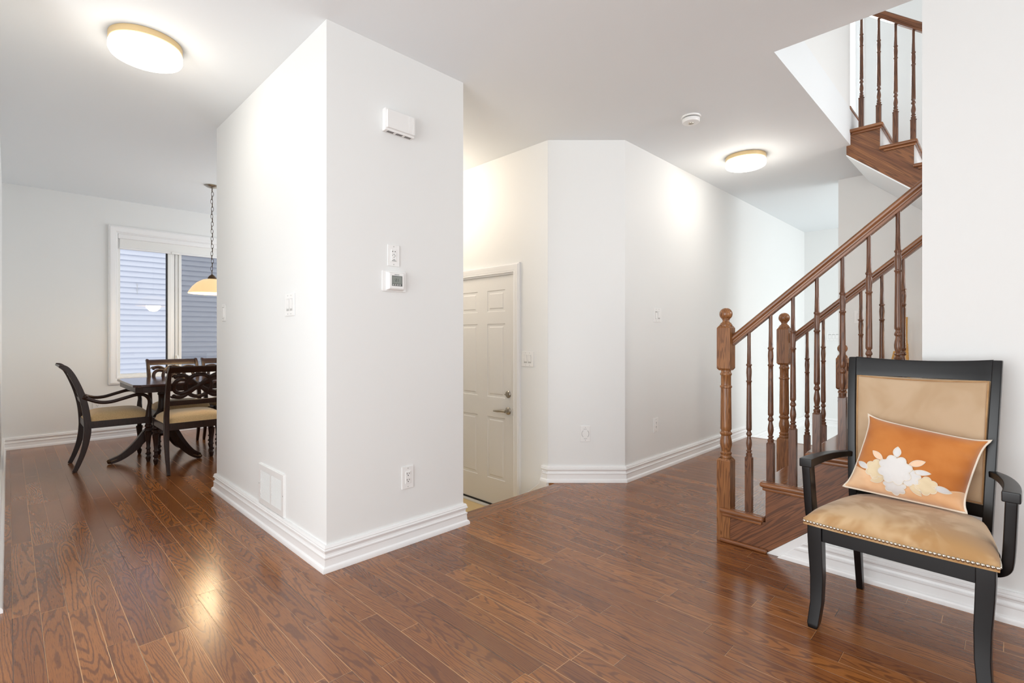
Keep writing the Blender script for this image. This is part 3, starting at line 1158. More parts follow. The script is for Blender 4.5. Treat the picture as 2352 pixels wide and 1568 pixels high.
t = wall_thing('fan_control', 'white single-gang control plate above the thermostat', 'control', (1.493, YP0, 1.608), -90)
plate_mesh(0.075, 0.118).build('cover_plate', M_PLATE, t, bevel=0.003)
q = MB()
q.box((-0.0165, -0.009, -0.033), (0.0165, -0.004, 0.033))
fc = q.build('keypad', M_PLATE, t, bevel=0.0015)
q = MB()
for x, z, a in ((-0.008, 0.022, 0.0026), (0.007, 0.022, 0.0026), (0.0, 0.006, 0.0022), (-0.009, 0.001, 0.0016), (0.006, 0.001, 0.0016), (0.0, -0.010, 0.0018), (0.006, -0.004, 0.0014)):
    q.cbox((x, -0.0092, z), (2 * a, 0.0012, 2 * a))
q.box((-0.005, -0.0098, -0.024), (0.006, -0.0086, -0.0215))
q.box((-0.013, -0.0098, -0.030), (0.013, -0.0086, -0.0275))
q.build('key_marks', M_GREY, fc)
screws(t, (0,), (0.049, -0.049))

t = wall_thing('thermostat', 'white square thermostat with a grey screen on the wall block', 'thermostat', (1.497, YP0, 1.466), -90)
q = MB()
q.prism([(0.07 * a + 0.006 * b, 0.051 * c + 0.006 * d) for a, b, c, d in ((-1, -1, -1, 0), (-1, 0, -1, -1), (1, 0, -1, -1), (1, 1, -1, 0), (1, 1, 1, 0), (1, 0, 1, 1), (-1, 0, 1, 1), (-1, -1, 1, 0))], 'Y', -0.007, 0)
q.build('wall_plate', M_PLATE, t, bevel=0.003)
q = MB()
q.add([(-0.056, -0.006, -0.053), (0.056, -0.006, -0.053), (0.056, -0.006, 0.051), (-0.056, -0.006, 0.051), (-0.045, -0.030, -0.043), (0.048, -0.030, -0.043), (0.048, -0.030, 0.045), (-0.045, -0.030, 0.045)],
      [(3, 2, 1, 0), (4, 5, 6, 7), (0, 1, 5, 4), (1, 2, 6, 5), (2, 3, 7, 6), (3, 0, 4, 7)])
bd = q.build('body', M_PLATE, t, bevel=0.005, seg=3)
q = MB()
q.box((-0.030, -0.0312, -0.027), (0.035, -0.0296, 0.029))
sc = q.build('screen', M_GREY, bd)
q = MB()
q.box((-0.028, -0.0318, -0.014), (0.031, -0.0310, 0.025))
q.build('display', M_LCD, sc)
q = MB()


def seg7(ch, x, z, w, h, th):
    segs = {'2': 'abged', '1': 'bc'}[ch]
    P = {'a': ((0, h), (w, h)), 'g': ((0, h / 2), (w, h / 2)), 'd': ((0, 0), (w, 0)), 'b': ((w, h / 2), (w, h)), 'c': ((w, 0), (w, h / 2)), 'e': ((0, 0), (0, h / 2)), 'f': ((0, h / 2), (0, h))}
    for g in segs:
        (x0, z0), (x1, z1) = P[g]
        q.box((x + min(x0, x1) - th, -0.0324, z + min(z0, z1) - th), (x + max(x0, x1) + th, -0.0316, z + max(z0, z1) + th))


seg7('2', -0.008, -0.002, 0.007, 0.014, 0.0008)
seg7('1', 0.004, -0.002, 0.005, 0.014, 0.0008)
q.box((-0.014, -0.0324, 0.008), (-0.011, -0.0316, 0.010))
q.build('digits', M_INK, sc)
q = MB()
for i in range(4):
    q.box((-0.026 + i * 0.014, -0.0320, -0.024), (-0.018 + i * 0.014, -0.0308, -0.017))
q.build('button_row', M_SHADOWLINE, sc)
q = MB()
q.box((-0.014, -0.0306, 0.034), (0.016, -0.0296, 0.0365))
q.build('maker_mark', M_GREY, bd)

# face of the block towards -X
switch('light_switch', 'white double rocker switch on the bright face of the wall block', (XP0, 2.853, 1.341), 180, 2, 0.134, 0.125, flip=(0, 1))
t = wall_thing('light_switch', 'slim white dimmer switch at the dining room end of the wall block', 'light switch', (XP0, 4.072, 1.339), 180)
plate_mesh(0.082, 0.125).build('cover_plate', M_PLATE, t, bevel=0.003)
q = MB()
q.box((-0.0165, -0.010, -0.034), (0.0165, -0.004, 0.034))
q.build('slider', M_PLATE, t, bevel=0.002)
q = MB()
q.box((-0.010, -0.0112, -0.045), (0.010, -0.0060, -0.042))
q.build('gap_mark', M_SHADOWLINE, t)
q = MB()
q.box((-0.010, -0.0112, 0.036), (0.010, -0.0060, 0.039))
q.build('gap_mark', M_SHADOWLINE, t)

t = wall_thing('air_return_grille', 'white louvred air return grille low on the wall block', 'vent', (XP0, 3.130, 0.251), 180)
gw, gh = 0.405, 0.246
q = MB()
fr = [(0, 0), (0.0, 0.007), (0.004, 0.010), (0.036, 0.010), (0.036, 0.002)]
q.sweep([(-gw / 2, 0, -gh / 2), (gw / 2, 0, -gh / 2), (gw / 2, 0, gh / 2), (-gw / 2, 0, gh / 2)], fr, normal=(0, -1, 0), closed=True)
q.box((-0.010, -0.0092, -gh / 2 + 0.03), (0.010, -0.003, gh / 2 - 0.03))
q.build('grille_frame', M_PLATE, t, angle=30)
q = MB()
q.box((-gw / 2 + 0.03, -0.002, -gh / 2 + 0.03), (gw / 2 - 0.03, -0.0005, gh / 2 - 0.03))
q.build('duct_shadow', M_SHADOWLINE, t)
q = MB()
for sx in (-1, 1):
    for i in range(21):
        z = -gh / 2 + 0.038 + i * 0.0085
        xa, xb = sorted((sx * 0.010, sx * (gw / 2 - 0.036)))
        q.add([(xa, -0.009, z - 0.002), (xb, -0.009, z - 0.002), (xb, -0.002, z + 0.005), (xa, -0.002, z + 0.005), (xa, -0.0095, z - 0.001), (xb, -0.0095, z - 0.001), (xb, -0.0025, z + 0.006), (xa, -0.0025, z + 0.006)],
              [(0, 1, 2, 3), (7, 6, 5, 4), (0, 4, 5, 1), (3, 2, 6, 7)])
q.build('louvres', M_PLATE, t)
for x, z in ((-gw / 2 + 0.012, 0.0), (gw / 2 - 0.012, 0.0)):
    q = MB()
    q.lathe([(0.004, 0), (0.004, 0.0015), (0.0, 0.002)], (0, 0, 0), 10, mat=Matrix.Translation((x, -0.010, z)) @ Matrix.Rotation(PI / 2, 4, 'X'))
    q.build('screw', M_SHADOWLINE, t)

# diagonal wall: central vacuum inlet
nx, ny = (CY - AY), -(CX - AX)
ln = math.hypot(nx, ny)
nx, ny = nx / ln, ny / ln
px, py = 3.265, 2.411
tt = ((px - AX) * nx + (py - AY) * ny)
t = wall_thing('vacuum_inlet', 'white central vacuum inlet plate low on the angled wall', 'vacuum inlet', (px - tt * nx, py - tt * ny, 0.386), math.degrees(math.atan2(ny, nx)))
plate_mesh(0.080, 0.128).build('cover_plate', M_PLATE, t, bevel=0.003)
for a0, a1 in ((-55, 55), (125, 235)):
    pts = [(0.029 * math.cos(math.radians(a)), -0.0066, 0.031 * math.sin(math.radians(a))) for a in range(a0, a1 + 1, 10)]
    q = MB()
    q.tube(pts, 0.0009, 6)
    q.build('door_groove', M_GREY, t)
q = MB()
q.prism([(-0.014, 0.033), (-0.011, 0.033), (-0.011, 0.036), (0.011, 0.036), (0.011, 0.039), (-0.014, 0.039)], 'Y', -0.0075, -0.0055)
q.build('hinge_slot', M_SHADOWLINE, t)
q = MB()
q.box((-0.013, -0.0075, -0.040), (0.014, -0.0055, -0.037))
q.build('hinge_slot', M_SHADOWLINE, t)
screws(t, (0,), (0.051, -0.051))

switch('light_switch', 'white double rocker switch on the long hall wall', (4.0, YD, 1.352), -90, 2, 0.135, 0.122, flip=(1,))
outlet('outlet', 'white duplex outlet low on the long hall wall', (3.972, YD, 0.394), -90)
switch('light_switch', 'cream-lit double switch beside the foyer door', (XD, 2.838, 0.978), 180, 2, 0.132, 0.124, flip=(0, 1))
switch('light_switch', 'white switch on the wall behind the stair railing', (XF, 1.035, 1.357), 180, 1, 0.080, 0.126, flip=(0,))
switch('light_switch', 'faint white triple switch on the far end wall', (XE, 1.80, 1.17), 180, 3)
outlet('outlet', 'white outlet on the dining room wall behind the armchair', (0.708, YB, 0.405), -90)

# ---------------------------------------------------------------- ceiling lights, detector
def flush_light(label, x, y, group):
    t = thing('ceiling_light', label, 'ceiling light', (x, y, ZC), 0, group)
    q = MB()
    q.lathe([(0.160, 0.0), (0.163, -0.002), (0.163, -0.033), (0.158, -0.036), (0.0, -0.036)], (0, 0, 0), 48)
    q.build('metal_band', M_BAND, t)
    q = MB()
    q.lathe([(0.150, -0.034), (0.160, -0.037), (0.163, -0.046), (0.163, -0.076), (0.158, -0.086), (0.146, -0.092), (0.08, -0.096), (0.0, -0.097)], (0, 0, 0), 48)
    q.build('glass_shade', M_LAMP, t)
    return t


flush_light('lit round frosted flush light on the ceiling left of the wall block', 0.521, 3.274, 'flush ceiling lights')
flush_light('lit round frosted flush light on the hall ceiling near the stairs', 4.547, 1.63, 'flush ceiling lights')
flush_light('lit round flush light on the sunken foyer ceiling behind the wall block', 2.45, 3.75, 'flush ceiling lights')
point('hall_lamp_light', (4.547, 1.63, 2.50), 7, (1.0, 0.93, 0.84), 0.15)
point('entry_lamp_light', (0.521, 3.274, 2.50), 4.5, (1.0, 0.90, 0.78), 0.15)
point('foyer_lamp_light', (2.45, 3.75, 2.50), 16, (1.0, 0.84, 0.68), 0.15)

t = thing('smoke_detector', 'round white smoke detector on the hall ceiling', 'smoke detector', (3.449, 1.613, ZC))
q = MB()
q.lathe([(0.066, 0), (0.068, -0.004), (0.066, -0.010), (0.058, -0.012), (0.0, -0.012)], (0, 0, 0), 40)
q.build('base_ring', M_PLATE, t)
q = MB()
q.lathe([(0.055, -0.011), (0.055, -0.018), (0.0, -0.018)], (0, 0, 0), 40)
q.build('vent_gap', M_GREY, t)
q = MB()
q.lathe([(0.050, -0.017), (0.060, -0.018), (0.061, -0.022), (0.060, -0.038), (0.056, -0.044), (0.040, -0.047), (0.0, -0.048)], (0, 0, 0), 40)
q.build('detector_body', M_PLATE, t)
q = MB()
q.lathe([(0.020, -0.047), (0.019, -0.050), (0.014, -0.050), (0.0, -0.048)], (0.0, 0.0, 0), 24)
for i in range(6):
    a = i * PI / 3
    q.ball((0.009 * math.cos(a), 0.009 * math.sin(a), -0.0495), 0.0032, 8, 6)
q.build('test_button', M_STEEL, t)

point('stairwell_fill', (4.3, -0.8, 1.15), 20, (1.0, 0.90, 0.76), 0.10)  # unseen warm fill, added to brighten the wall behind the stairs
# pendant lamp over the dining table
t = thing('pendant_lamp', 'lit amber glass bowl pendant hanging on a chain over the dining table', 'pendant lamp', (1.50, 5.90, ZC))
q = MB()
q.lathe([(0.066, 0), (0.066, -0.006), (0.050, -0.018), (0.020, -0.026), (0.008, -0.030), (0.0, -0.030)], (0, 0, 0), 28)
q.build('canopy', M_STEEL, t)
q = MB()
zt = -0.028
zbot = -(ZC - 1.815)
nlink = 23
step = (zt - zbot) / nlink
for i in range(nlink):
    zc = zt - step * (i + 0.5)
    lh = step * 0.66
    pts = []
    ax = (1, 0) if i % 2 else (0, 1)
    wob = 0.004 * math.sin(i * 1.7)
    for k in range(14):
        a = 2 * PI * k / 14
        e = 0.010 * math.cos(a)
        pts.append((ax[0] * e * (1 if i % 2 else 1) + (0 if i % 2 else 0.0) + wob, ax[1] * e, zc + lh * math.sin(a)))
    q.tube(pts, 0.0022, 6, closed=True)
q.build('chain', M_BRONZE, t)
q = MB()
z0 = 1.615 - ZC
q.lathe([(0.010, z0 + 0.198), (0.014, z0 + 0.192), (0.030, z0 + 0.180), (0.040, z0 + 0.160), (0.042, z0 + 0.150), (0.0, z0 + 0.150)], (0, 0, 0), 24)
q.build('shade_cap', M_BRONZE, t)
q = MB()
prof = [(0.036, z0 + 0.152), (0.085, z0 + 0.140), (0.135, z0 + 0.110), (0.178, z0 + 0.066), (0.205, z0 + 0.022), (0.216, z0 + 0.002), (0.214, z0 - 0.002),
        (0.200, z0 + 0.020), (0.172, z0 + 0.060), (0.130, z0 + 0.102), (0.080, z0 + 0.132), (0.030, z0 + 0.144)]
q.lathe(prof, (0, 0, 0), 48)
q.build('glass_shade', M_SHADE, t)
q = MB()
q.ball((0, 0, z0 + 0.085), 0.028, 14, 10)
q.build('bulb', M_BULB, t)
point('pendant_light', (1.50, 5.90, 1.625), 16, (1.0, 0.80, 0.52), 0.09)

# ---------------------------------------------------------------- tan armchair by the stairs
ch = thing('armchair', 'tan suede armchair with black wooden frame and nailhead trim by the stairs', 'armchair', (2.28, 0.30, 0), math.atan2(-0.998, -0.06))
# local X = viewer's right (W direction), local Y = backwards (towards the wall)
def rbox_leg(q, pts, wx_, wy_):
    vs, fs = [], []
    for (x, y, z), a, b in zip(pts, wx_, wy_):
        vs += [(x - a, y - b, z), (x + a, y - b, z), (x + a, y + b, z), (x - a, y + b, z)]
    n = len(pts)
    for i in range(n - 1):
        for k in range(4):
            l = (k + 1) % 4
            fs.append((i * 4 + k, i * 4 + l, i * 4 + 4 + l, i * 4 + 4 + k))
    fs += [(3, 2, 1, 0), tuple(range((n - 1) * 4, n * 4))]
    q.add(vs, fs)


SGN = (-1, 1)
for s in SGN:
    q = MB()
    zs = [0.0, 0.02, 0.10, 0.20, 0.30, 0.36, 0.412]
    xo = [0.252, 0.250, 0.243, 0.243, 0.248, 0.250, 0.250]
    yo = [-0.024, -0.022, -0.006, 0.002, 0.004, 0.004, 0.004]
    wd = [0.016, 0.020, 0.021, 0.023, 0.025, 0.0255, 0.0255]
    rbox_leg(q, [(s * xo[i], yo[i], zs[i]) for i in range(7)], wd, wd)
    q.build('front_leg', M_BLACK, ch, bevel=0.004, seg=2)
    # back leg runs on as the back post
    q = MB()
    zs = [0.0, 0.15, 0.30, 0.42, 0.52, 0.68, 0.85, 1.0, 1.068]
    yo = [0.485, 0.455, 0.425, 0.415, 0.418, 0.432, 0.455, 0.482, 0.496]
    xo = [0.214, 0.214, 0.216, 0.220, 0.224, 0.230, 0.236, 0.241, 0.243]
    rbox_leg(q, [(s * xo[i], yo[i], zs[i]) for i in range(9)], [0.013, 0.014, 0.015, 0.0155, 0.0155, 0.0155, 0.0155, 0.015, 0.0145], [0.016, 0.019, 0.022, 0.026, 0.028, 0.027, 0.025, 0.022, 0.018])
    q.build('back_leg', M_BLACK, ch, bevel=0.004, seg=2)
    # arm: post rising from the seat rail, then the arm curving back to the post
    q = MB()
    pth = [(s * 0.235, 0.115, 0.362), (s * 0.268, 0.110, 0.366), (s * 0.290, 0.105, 0.385), (s * 0.297, 0.100, 0.42), (s * 0.302, 0.092, 0.52), (s * 0.306, 0.085, 0.626)]
    q.tube(pth, [0.016] * 6, 4, flat=1.9, up=(0, 1, 0), square=True, sub=4)
    arm = q.build('arm_post', M_BLACK, ch, bevel=0.005, seg=2)
    q = MB()
    pth = [(s * 0.305, 0.050, 0.634), (s * 0.305, 0.10, 0.634), (s * 0.300, 0.18, 0.634), (s * 0.288, 0.26, 0.634), (s * 0.270, 0.33, 0.634), (s * 0.248, 0.385, 0.633), (s * 0.232, 0.420, 0.630)]
    q.tube(pth, [0.0235, 0.0235, 0.022, 0.020, 0.018, 0.016, 0.016], 4, flat=0.75, up=(0, 0, 1), square=True, sub=4)
    q.build('armrest', M_BLACK, ch, bevel=0.004, seg=2)
q = MB()
q.box((-0.226, -0.012, 0.345), (0.226, 0.012, 0.412))
for s in SGN:
    a, b = sorted((s * 0.236, s * 0.212))
    q.add([(s * 0.262, 0.03, 0.345), (s * 0.238, 0.03, 0.345), (s * 0.207, 0.40, 0.345), (s * 0.231, 0.40, 0.345), (s * 0.262, 0.03, 0.412), (s * 0.238, 0.03, 0.412), (s * 0.207, 0.40, 0.412), (s * 0.231, 0.40, 0.412)],
          [(3, 2, 1, 0), (4, 5, 6, 7), (0, 1, 5, 4), (1, 2, 6, 5), (2, 3, 7, 6), (3, 0, 4, 7)])
q.box((-0.205, 0.395, 0.345), (0.205, 0.42, 0.412))
q.build('seat_frame', M_BLACK, ch, bevel=0.002)


def seat_pt(u, v, h):
    # u -1..1 across, v 0..1 front to back; rounded trapezoid
    wid = 0.285 + (0.215 - 0.285) * (v ** 1.4)
    y = -0.035 + 0.445 * v
    return (u * wid, y, h)


def superseat(iu, iv):
    u = -1 + 2 * iu
    v = iv
    eu = (1 - abs(u) ** 3.2)
    ev = (1 - abs(2 * v - 1) ** 3.4)
    z = 0.432 + 0.066 * (max(0, eu) ** 0.55) * (max(0, ev) ** 0.5)
    x, y, _ = seat_pt(u, v, 0)
    # rounded corners in plan, slight bow at the front edge
    y -= 0.012 * (1 - u * u) * (1 - v) ** 2
    return (x, y, z)


q = MB()
NU, NV = 41, 33
q.grid(superseat, NU, NV)
k = len(q.v)


def seatlow(iu, iv):
    x, y, _ = superseat(iu, iv)
    return (x, y, 0.408)


q.grid(seatlow, NU, NV)
# walls
loop = [(i, 0) for i in range(NU)] + [(NU - 1, j) for j in range(1, NV)] + [(i, NV - 1) for i in range(NU - 2, -1, -1)] + [(0, j) for j in range(NV - 2, 0, -1)]
for a in range(len(loop)):
    b = (a + 1) % len(loop)
    ia, ib = loop[a][1] * NU + loop[a][0], loop[b][1] * NU + loop[b][0]
    q.f.append((ia, ib, k + ib, k + ia))
    q.mi.append(0)
seat = q.build('seat', M_SUEDE, ch, angle=75)
q = MB()
nn = 48
for i in range(nn):
    u = -0.985 + 1.97 * i / (nn - 1)
    x, y, z = superseat((u + 1) / 2, 0)
    q.ball((x, y - 0.001, 0.421), 0.0062, 10, 6, sc=(1, 0.7, 1))
for s in SGN:
    for i in range(1, 30):
        v = i / 31
        x, y, z = superseat((s + 1) / 2, v)
        q.ball((x + s * 0.001, y, 0.421), 0.0056, 8, 6, sc=(0.7, 1, 1))
q.build('nailhead_trim', M_NAIL, seat)

# upholstered back panel, curved top rail, bottom rail
def backy(z):
    zs = [0.42, 0.52, 0.68, 0.85, 1.0, 1.068]
    yo = [0.415, 0.418, 0.432, 0.455, 0.482, 0.496]
    for a in range(5):
        if z <= zs[a + 1]:
            f = (z - zs[a]) / (zs[a + 1] - zs[a])
            return yo[a] + f * (yo[a + 1] - yo[a])
    return yo[-1]


def brail(za, zb, name, dip, th=0.012):
    q = MB()

    def fn(iu, iv):
        x = -0.232 + 0.464 * iu
        c = 1 - (2 * iu - 1) ** 2
        z = za + (zb - dip * c - za) * iv
        return (x, backy(z) + 0.022 * c - th, z)

    def fb(iu, iv):
        x, y, z = fn(iu, iv)
        return (x, y + 2 * th, z)
    nu, nv = 17, 4
    q.grid(fn, nu, nv)
    k = len(q.v)
    q.grid(fb, nu, nv)
    lp = [(i, 0) for i in range(nu)] + [(nu - 1, j) for j in range(1, nv)] + [(i, nv - 1) for i in range(nu - 2, -1, -1)] + [(0, j) for j in range(nv - 2, 0, -1)]
    for a in range(len(lp)):
        b = (a + 1) % len(lp)
        ia, ib = lp[a][1] * nu + lp[a][0], lp[b][1] * nu + lp[b][0]
        q.f.append((ia, ib, k + ib, k + ia))
        q.mi.append(0)
    return q.build(name, M_BLACK, ch, bevel=0.003, angle=40)


brail(0.985, 1.070, 'top_rail', 0.012, 0.014)
brail(0.455, 0.520, 'bottom_rail', 0.0)
q = MB()


def bp(iu, iv, off):
    u = -1 + 2 * iu
    x = u * (0.213 + 0.014 * iv)
    c = 1 - u * u
    z = 0.505 + 0.487 * iv - 0.010 * c * iv
    pad = 0.020 * (1 - abs(u) ** 8) ** 0.5 * (1 - abs(2 * iv - 1) ** 8) ** 0.5
    return (x, backy(z) + 0.022 * c - 0.010 - (pad if off < 0 else -0.018 - pad * 0.4), z)


nu, nv = 33, 33
q.grid(lambda a, b: bp(a, b, -1), nu, nv)
k = len(q.v)
q.grid(lambda a, b: bp(a, b, 1), nu, nv)
lp = [(i, 0) for i in range(nu)] + [(nu - 1, j) for j in range(1, nv)] + [(i, nv - 1) for i in range(nu - 2, -1, -1)] + [(0, j) for j in range(nv - 2, 0, -1)]
for a in range(len(lp)):
    b = (a + 1) % len(lp)
    ia, ib = lp[a][1] * nu + lp[a][0], lp[b][1] * nu + lp[b][0]
    q.f.append((ia, ib, k + ib, k + ia))
    q.mi.append(0)
bk = q.build('back_panel', M_SUEDE2, ch, angle=75)
q = MB()
pp = []
for (i, j) in lp:
    iu, iv = i / (nu - 1), j / (nv - 1)
    iu = 0.5 + (iu - 0.5) * 0.965
    iv = 0.5 + (iv - 0.5) * 0.970
    x, y, z = bp(iu, iv, -1)
    pp.append((x, y - 0.001, z))
q.tube(pp, 0.0030, 6, closed=True)
q.build('back_piping', M_PIPET, bk)

# ---------------------------------------------------------------- orange cushion on the armchair
CH_M = Matrix.Translation((2.28, 0.30, 0)) @ Matrix.Rotation(math.atan2(-0.998, -0.06), 4, 'Z')
cBL, cBR, cTL, cTR = Vector((-0.225, 0.272, 0.510)), Vector((0.176, 0.250, 0.504)), Vector((-0.163, 0.385, 0.822)), Vector((0.235, 0.372, 0.765))
cc = (cBL + cBR + cTL + cTR) / 4
ex = ((cBR + cTR) - (cBL + cTL)).normalized()
ey = ((cTL + cTR) - (cBL + cBR))
ey = (ey - ex * ey.dot(ex)).normalized()
ez = ex.cross(ey)        # towards the viewer


def flat2(v):
    d = v - cc
    return (d.dot(ex), d.dot(ey))


fBL, fBR, fTL, fTR = [flat2(v) for v in (cBL, cBR, cTL, cTR)]


def cush2(s, t):
    """s,t in -1..1 -> position in the cushion's plane, edges drawn in between the ears"""
    a, b = (s + 1) / 2, (t + 1) / 2
    x = (1 - b) * ((1 - a) * fBL[0] + a * fBR[0]) + b * ((1 - a) * fTL[0] + a * fTR[0])
    y = (1 - b) * ((1 - a) * fBL[1] + a * fBR[1]) + b * ((1 - a) * fTL[1] + a * fTR[1])
    x -= 0.017 * s * abs(s) * (1 - abs(t) ** 6) + 0.005 * s * abs(s) * (1 - t * t)
    y -= (0.015 * (1 - abs(s) ** 7) + 0.004 * (1 - s * s)) * t * abs(t) if t > 0 else -0.001 * t * t * (1 - abs(s) ** 7)
    return x, y


def cush_h(s, t):
    f = max(0.0, 1 - abs(s) ** 3.4) ** 0.55 * max(0.0, 1 - abs(t) ** 3.4) ** 0.55
    wr = 0.0055 * math.sin(15 * t + 4 * s) * max(0, s) ** 3 + 0.004 * math.sin(16 * s + 2 * t) * max(0, -t) ** 4 + 0.003 * math.sin(14 * t) * max(0, -s) ** 5
    edge = (1 - s ** 2) * (1 - t ** 2)
    return 0.060 * f + wr * min(1, edge * 8)


CU = CH_M @ Matrix.Translation(cc) @ Matrix((ex, ey, ez)).transposed().to_4x4()


def cushion_mat():
    t = NT('orange_velvet_satin')
    o = t.obj()
    x, y, z = t.sep(o)
    n1 = t.noise(o, 9.0, 3.0)
    velvet = t.mix(t.smooth(n1, 0.35, 0.7), srgb(200, 126, 62), srgb(186, 110, 48))
    satin = t.mix(t.smooth(n1, 0.35, 0.65), srgb(246, 206, 166), srgb(230, 180, 134))
    # the satin lower band: wavy top edge, lower in the middle of the cushion
    edge = t.math('ADD', -0.110, t.math('MULTIPLY', t.math('MULTIPLY', x, x), 1.15))
    msk = t.smooth(t.math('SUBTRACT', y, edge), -0.0012, 0.0012)
    seam = t.smooth(t.math('ABSOLUTE', t.math('SUBTRACT', y, edge)), 0.0012, 0.0024, 1.0, 0.0)
    c = t.mix(msk, satin, velvet)
    c = t.mix(t.math('MULTIPLY', seam, 0.6), c, srgb(240, 214, 180))
    t.set(Base_Color=c, Roughness=t.math('ADD', 0.38, t.math('MULTIPLY', msk, 0.5)))
    t.bsdf.inputs['Sheen Weight'].default_value = 0.25
    t.bsdf.inputs['Specular IOR Level'].default_value = 0.3
    t.bump(t.noise(o, 26.0, 3.0), 0.25, 0.004)
    return t.m


cu = MB()
NS = 45
for sg in (1, -1):
    cu.grid(lambda a, b: (*cush2(-1 + 2 * a, -1 + 2 * b), (1.25 if sg > 0 else -0.8) * cush_h(-1 + 2 * a, -1 + 2 * b)), NS, NS)
cushion = cu.build('throw_pillow', cushion_mat(), angle=80)
cushion.matrix_world = CU
tag(cushion, 'orange velvet throw pillow with white flower applique on the tan armchair', 'pillow')
q = MB()
pp = []
for i in range(NS - 1):
    pp.append((-1 + 2 * i / (NS - 1), -1))
for i in range(NS - 1):
    pp.append((1, -1 + 2 * i / (NS - 1)))
for i in range(NS - 1):
    pp.append((1 - 2 * i / (NS - 1), 1))
for i in range(NS - 1):
    pp.append((-1, 1 - 2 * i / (NS - 1)))
q.tube([(*cush2(s, t), 0.0) for s, t in pp], 0.0042, 8, closed=True)
q.build('piping', M_PIPE, cushion)


def cush_inv_h(x, y):
    s, t = x / 0.2, y / 0.16
    for _ in range(12):
        a, b = cush2(s, t)
        s += (x - a) / 0.2
        t += (y - b) / 0.16
        s = max(-1, min(1, s))
        t = max(-1, min(1, t))
    return 1.25 * cush_h(s, t)


M_AP1 = fabric('applique_white', srgb(226, 224, 222), srgb(218, 216, 216), 900)
M_AP2 = fabric('applique_cream', srgb(232, 214, 180), srgb(224, 204, 168), 900)
M_AP3 = fabric('applique_peach', srgb(244, 212, 182), srgb(238, 202, 170), 900)


def applique(name, outline, mat, lift, n_in=5):
    """thin patch with the given outline lying on the cushion's face, edged with stitching"""
    cx_ = sum(p[0] for p in outline) / len(outline)
    cy_ = sum(p[1] for p in outline) / len(outline)
    q = MB()
    n = len(outline)
    vs = [(cx_, cy_, cush_inv_h(cx_, cy_) + lift)]
    for r in range(1, n_in + 1):
        for (x, y) in outline:
            f = r / n_in
            a, b = cx_ + (x - cx_) * f, cy_ + (y - cy_) * f
            vs.append((a, b, cush_inv_h(a, b) + lift - (0.0015 if r == n_in else 0)))
    fs = []
    for i in range(n):
        j = (i + 1) % n
        fs.append((0, 1 + i, 1 + j))
        for r in range(n_in - 1):
            fs.append((1 + r * n + i, 1 + (r + 1) * n + i, 1 + (r + 1) * n + j, 1 + r * n + j))
    q.add(vs, fs)
    o = q.build(name, mat, cushion, angle=60)
    q = MB()
    q.tube([(x, y, cush_inv_h(x, y) + lift) for x, y in outline], 0.0011, 6, closed=True)
    q.build('stitched_edge', M_PIPE, o)
    return o


def px2(u, v):
    """place on the cushion face, from measured fractions of its width and height"""
    return cush2(-1 + 2 * u, -1 + 2 * v)


def blob(cx_, cy_, rx, ry, lobes, amp, rot=0.0, n=60):
    out = []
    for i in range(n):
        a = 2 * PI * i / n
        r = 1 + amp * abs(math.sin(lobes * a / 2 + rot)) - amp * 0.5
        out.append((cx_ + rx * r * math.cos(a), cy_ + ry * r * math.sin(a)))
    return out


def leaf(cx_, cy_, ln_, wd_, ang, n=24):
    out = []
    for i in range(n):
        a = 2 * PI * i / n
        x = 1 - 4 * i / n if i <= n / 2 else -3 + 4 * i / n
        y = (1 - x * x) * (1 if i <= n / 2 else -1)
        x, y = x * ln_ / 2, y * wd_ / 2
        out.append((cx_ + x * math.cos(ang) - y * math.sin(ang), cy_ + x * math.sin(ang) + y * math.cos(ang)))
    return out


fx0, fy0 = -0.036, -0.078      # flower centre in the cushion plane
for dx, dy, l_, w_, a_, mt in ((-0.004, 0.090, 0.046, 0.026, 92, M_AP1), (-0.066, 0.062, 0.052, 0.022, 142, M_AP3), (0.064, 0.062, 0.056, 0.024, 28, M_AP3), (-0.112, 0.012, 0.050, 0.022, 150, M_AP1),
                               (0.082, 0.030, 0.060, 0.020, 8, M_AP1), (-0.052, -0.034, 0.052, 0.024, 205, M_AP2), (0.070, -0.036, 0.056, 0.024, -42, M_AP2), (0.148, -0.014, 0.058, 0.022, -4, M_AP1)):
    applique('leaf_applique', leaf(fx0 + dx, fy0 + dy, l_, w_, math.radians(a_)), mt, 0.0022)
applique('flower_applique', blob(fx0 - 0.064, fy0 + 0.004, 0.032, 0.036, 6, 0.25), M_AP2, 0.0030)
applique('flower_applique', blob(fx0 + 0.102, fy0 - 0.014, 0.032, 0.030, 6, 0.25), M_AP2, 0.0030)
applique('flower_applique', blob(fx0 + 0.006, fy0 - 0.044, 0.034, 0.026, 7, 0.28, 0.4), M_AP1, 0.0034)
applique('flower_applique', blob(fx0 + 0.042, fy0 + 0.002, 0.040, 0.030, 7, 0.25, 0.2), M_AP1, 0.0038)
applique('flower_applique', blob(fx0, fy0 + 0.018, 0.052, 0.052, 8, 0.24), M_AP1, 0.0066)

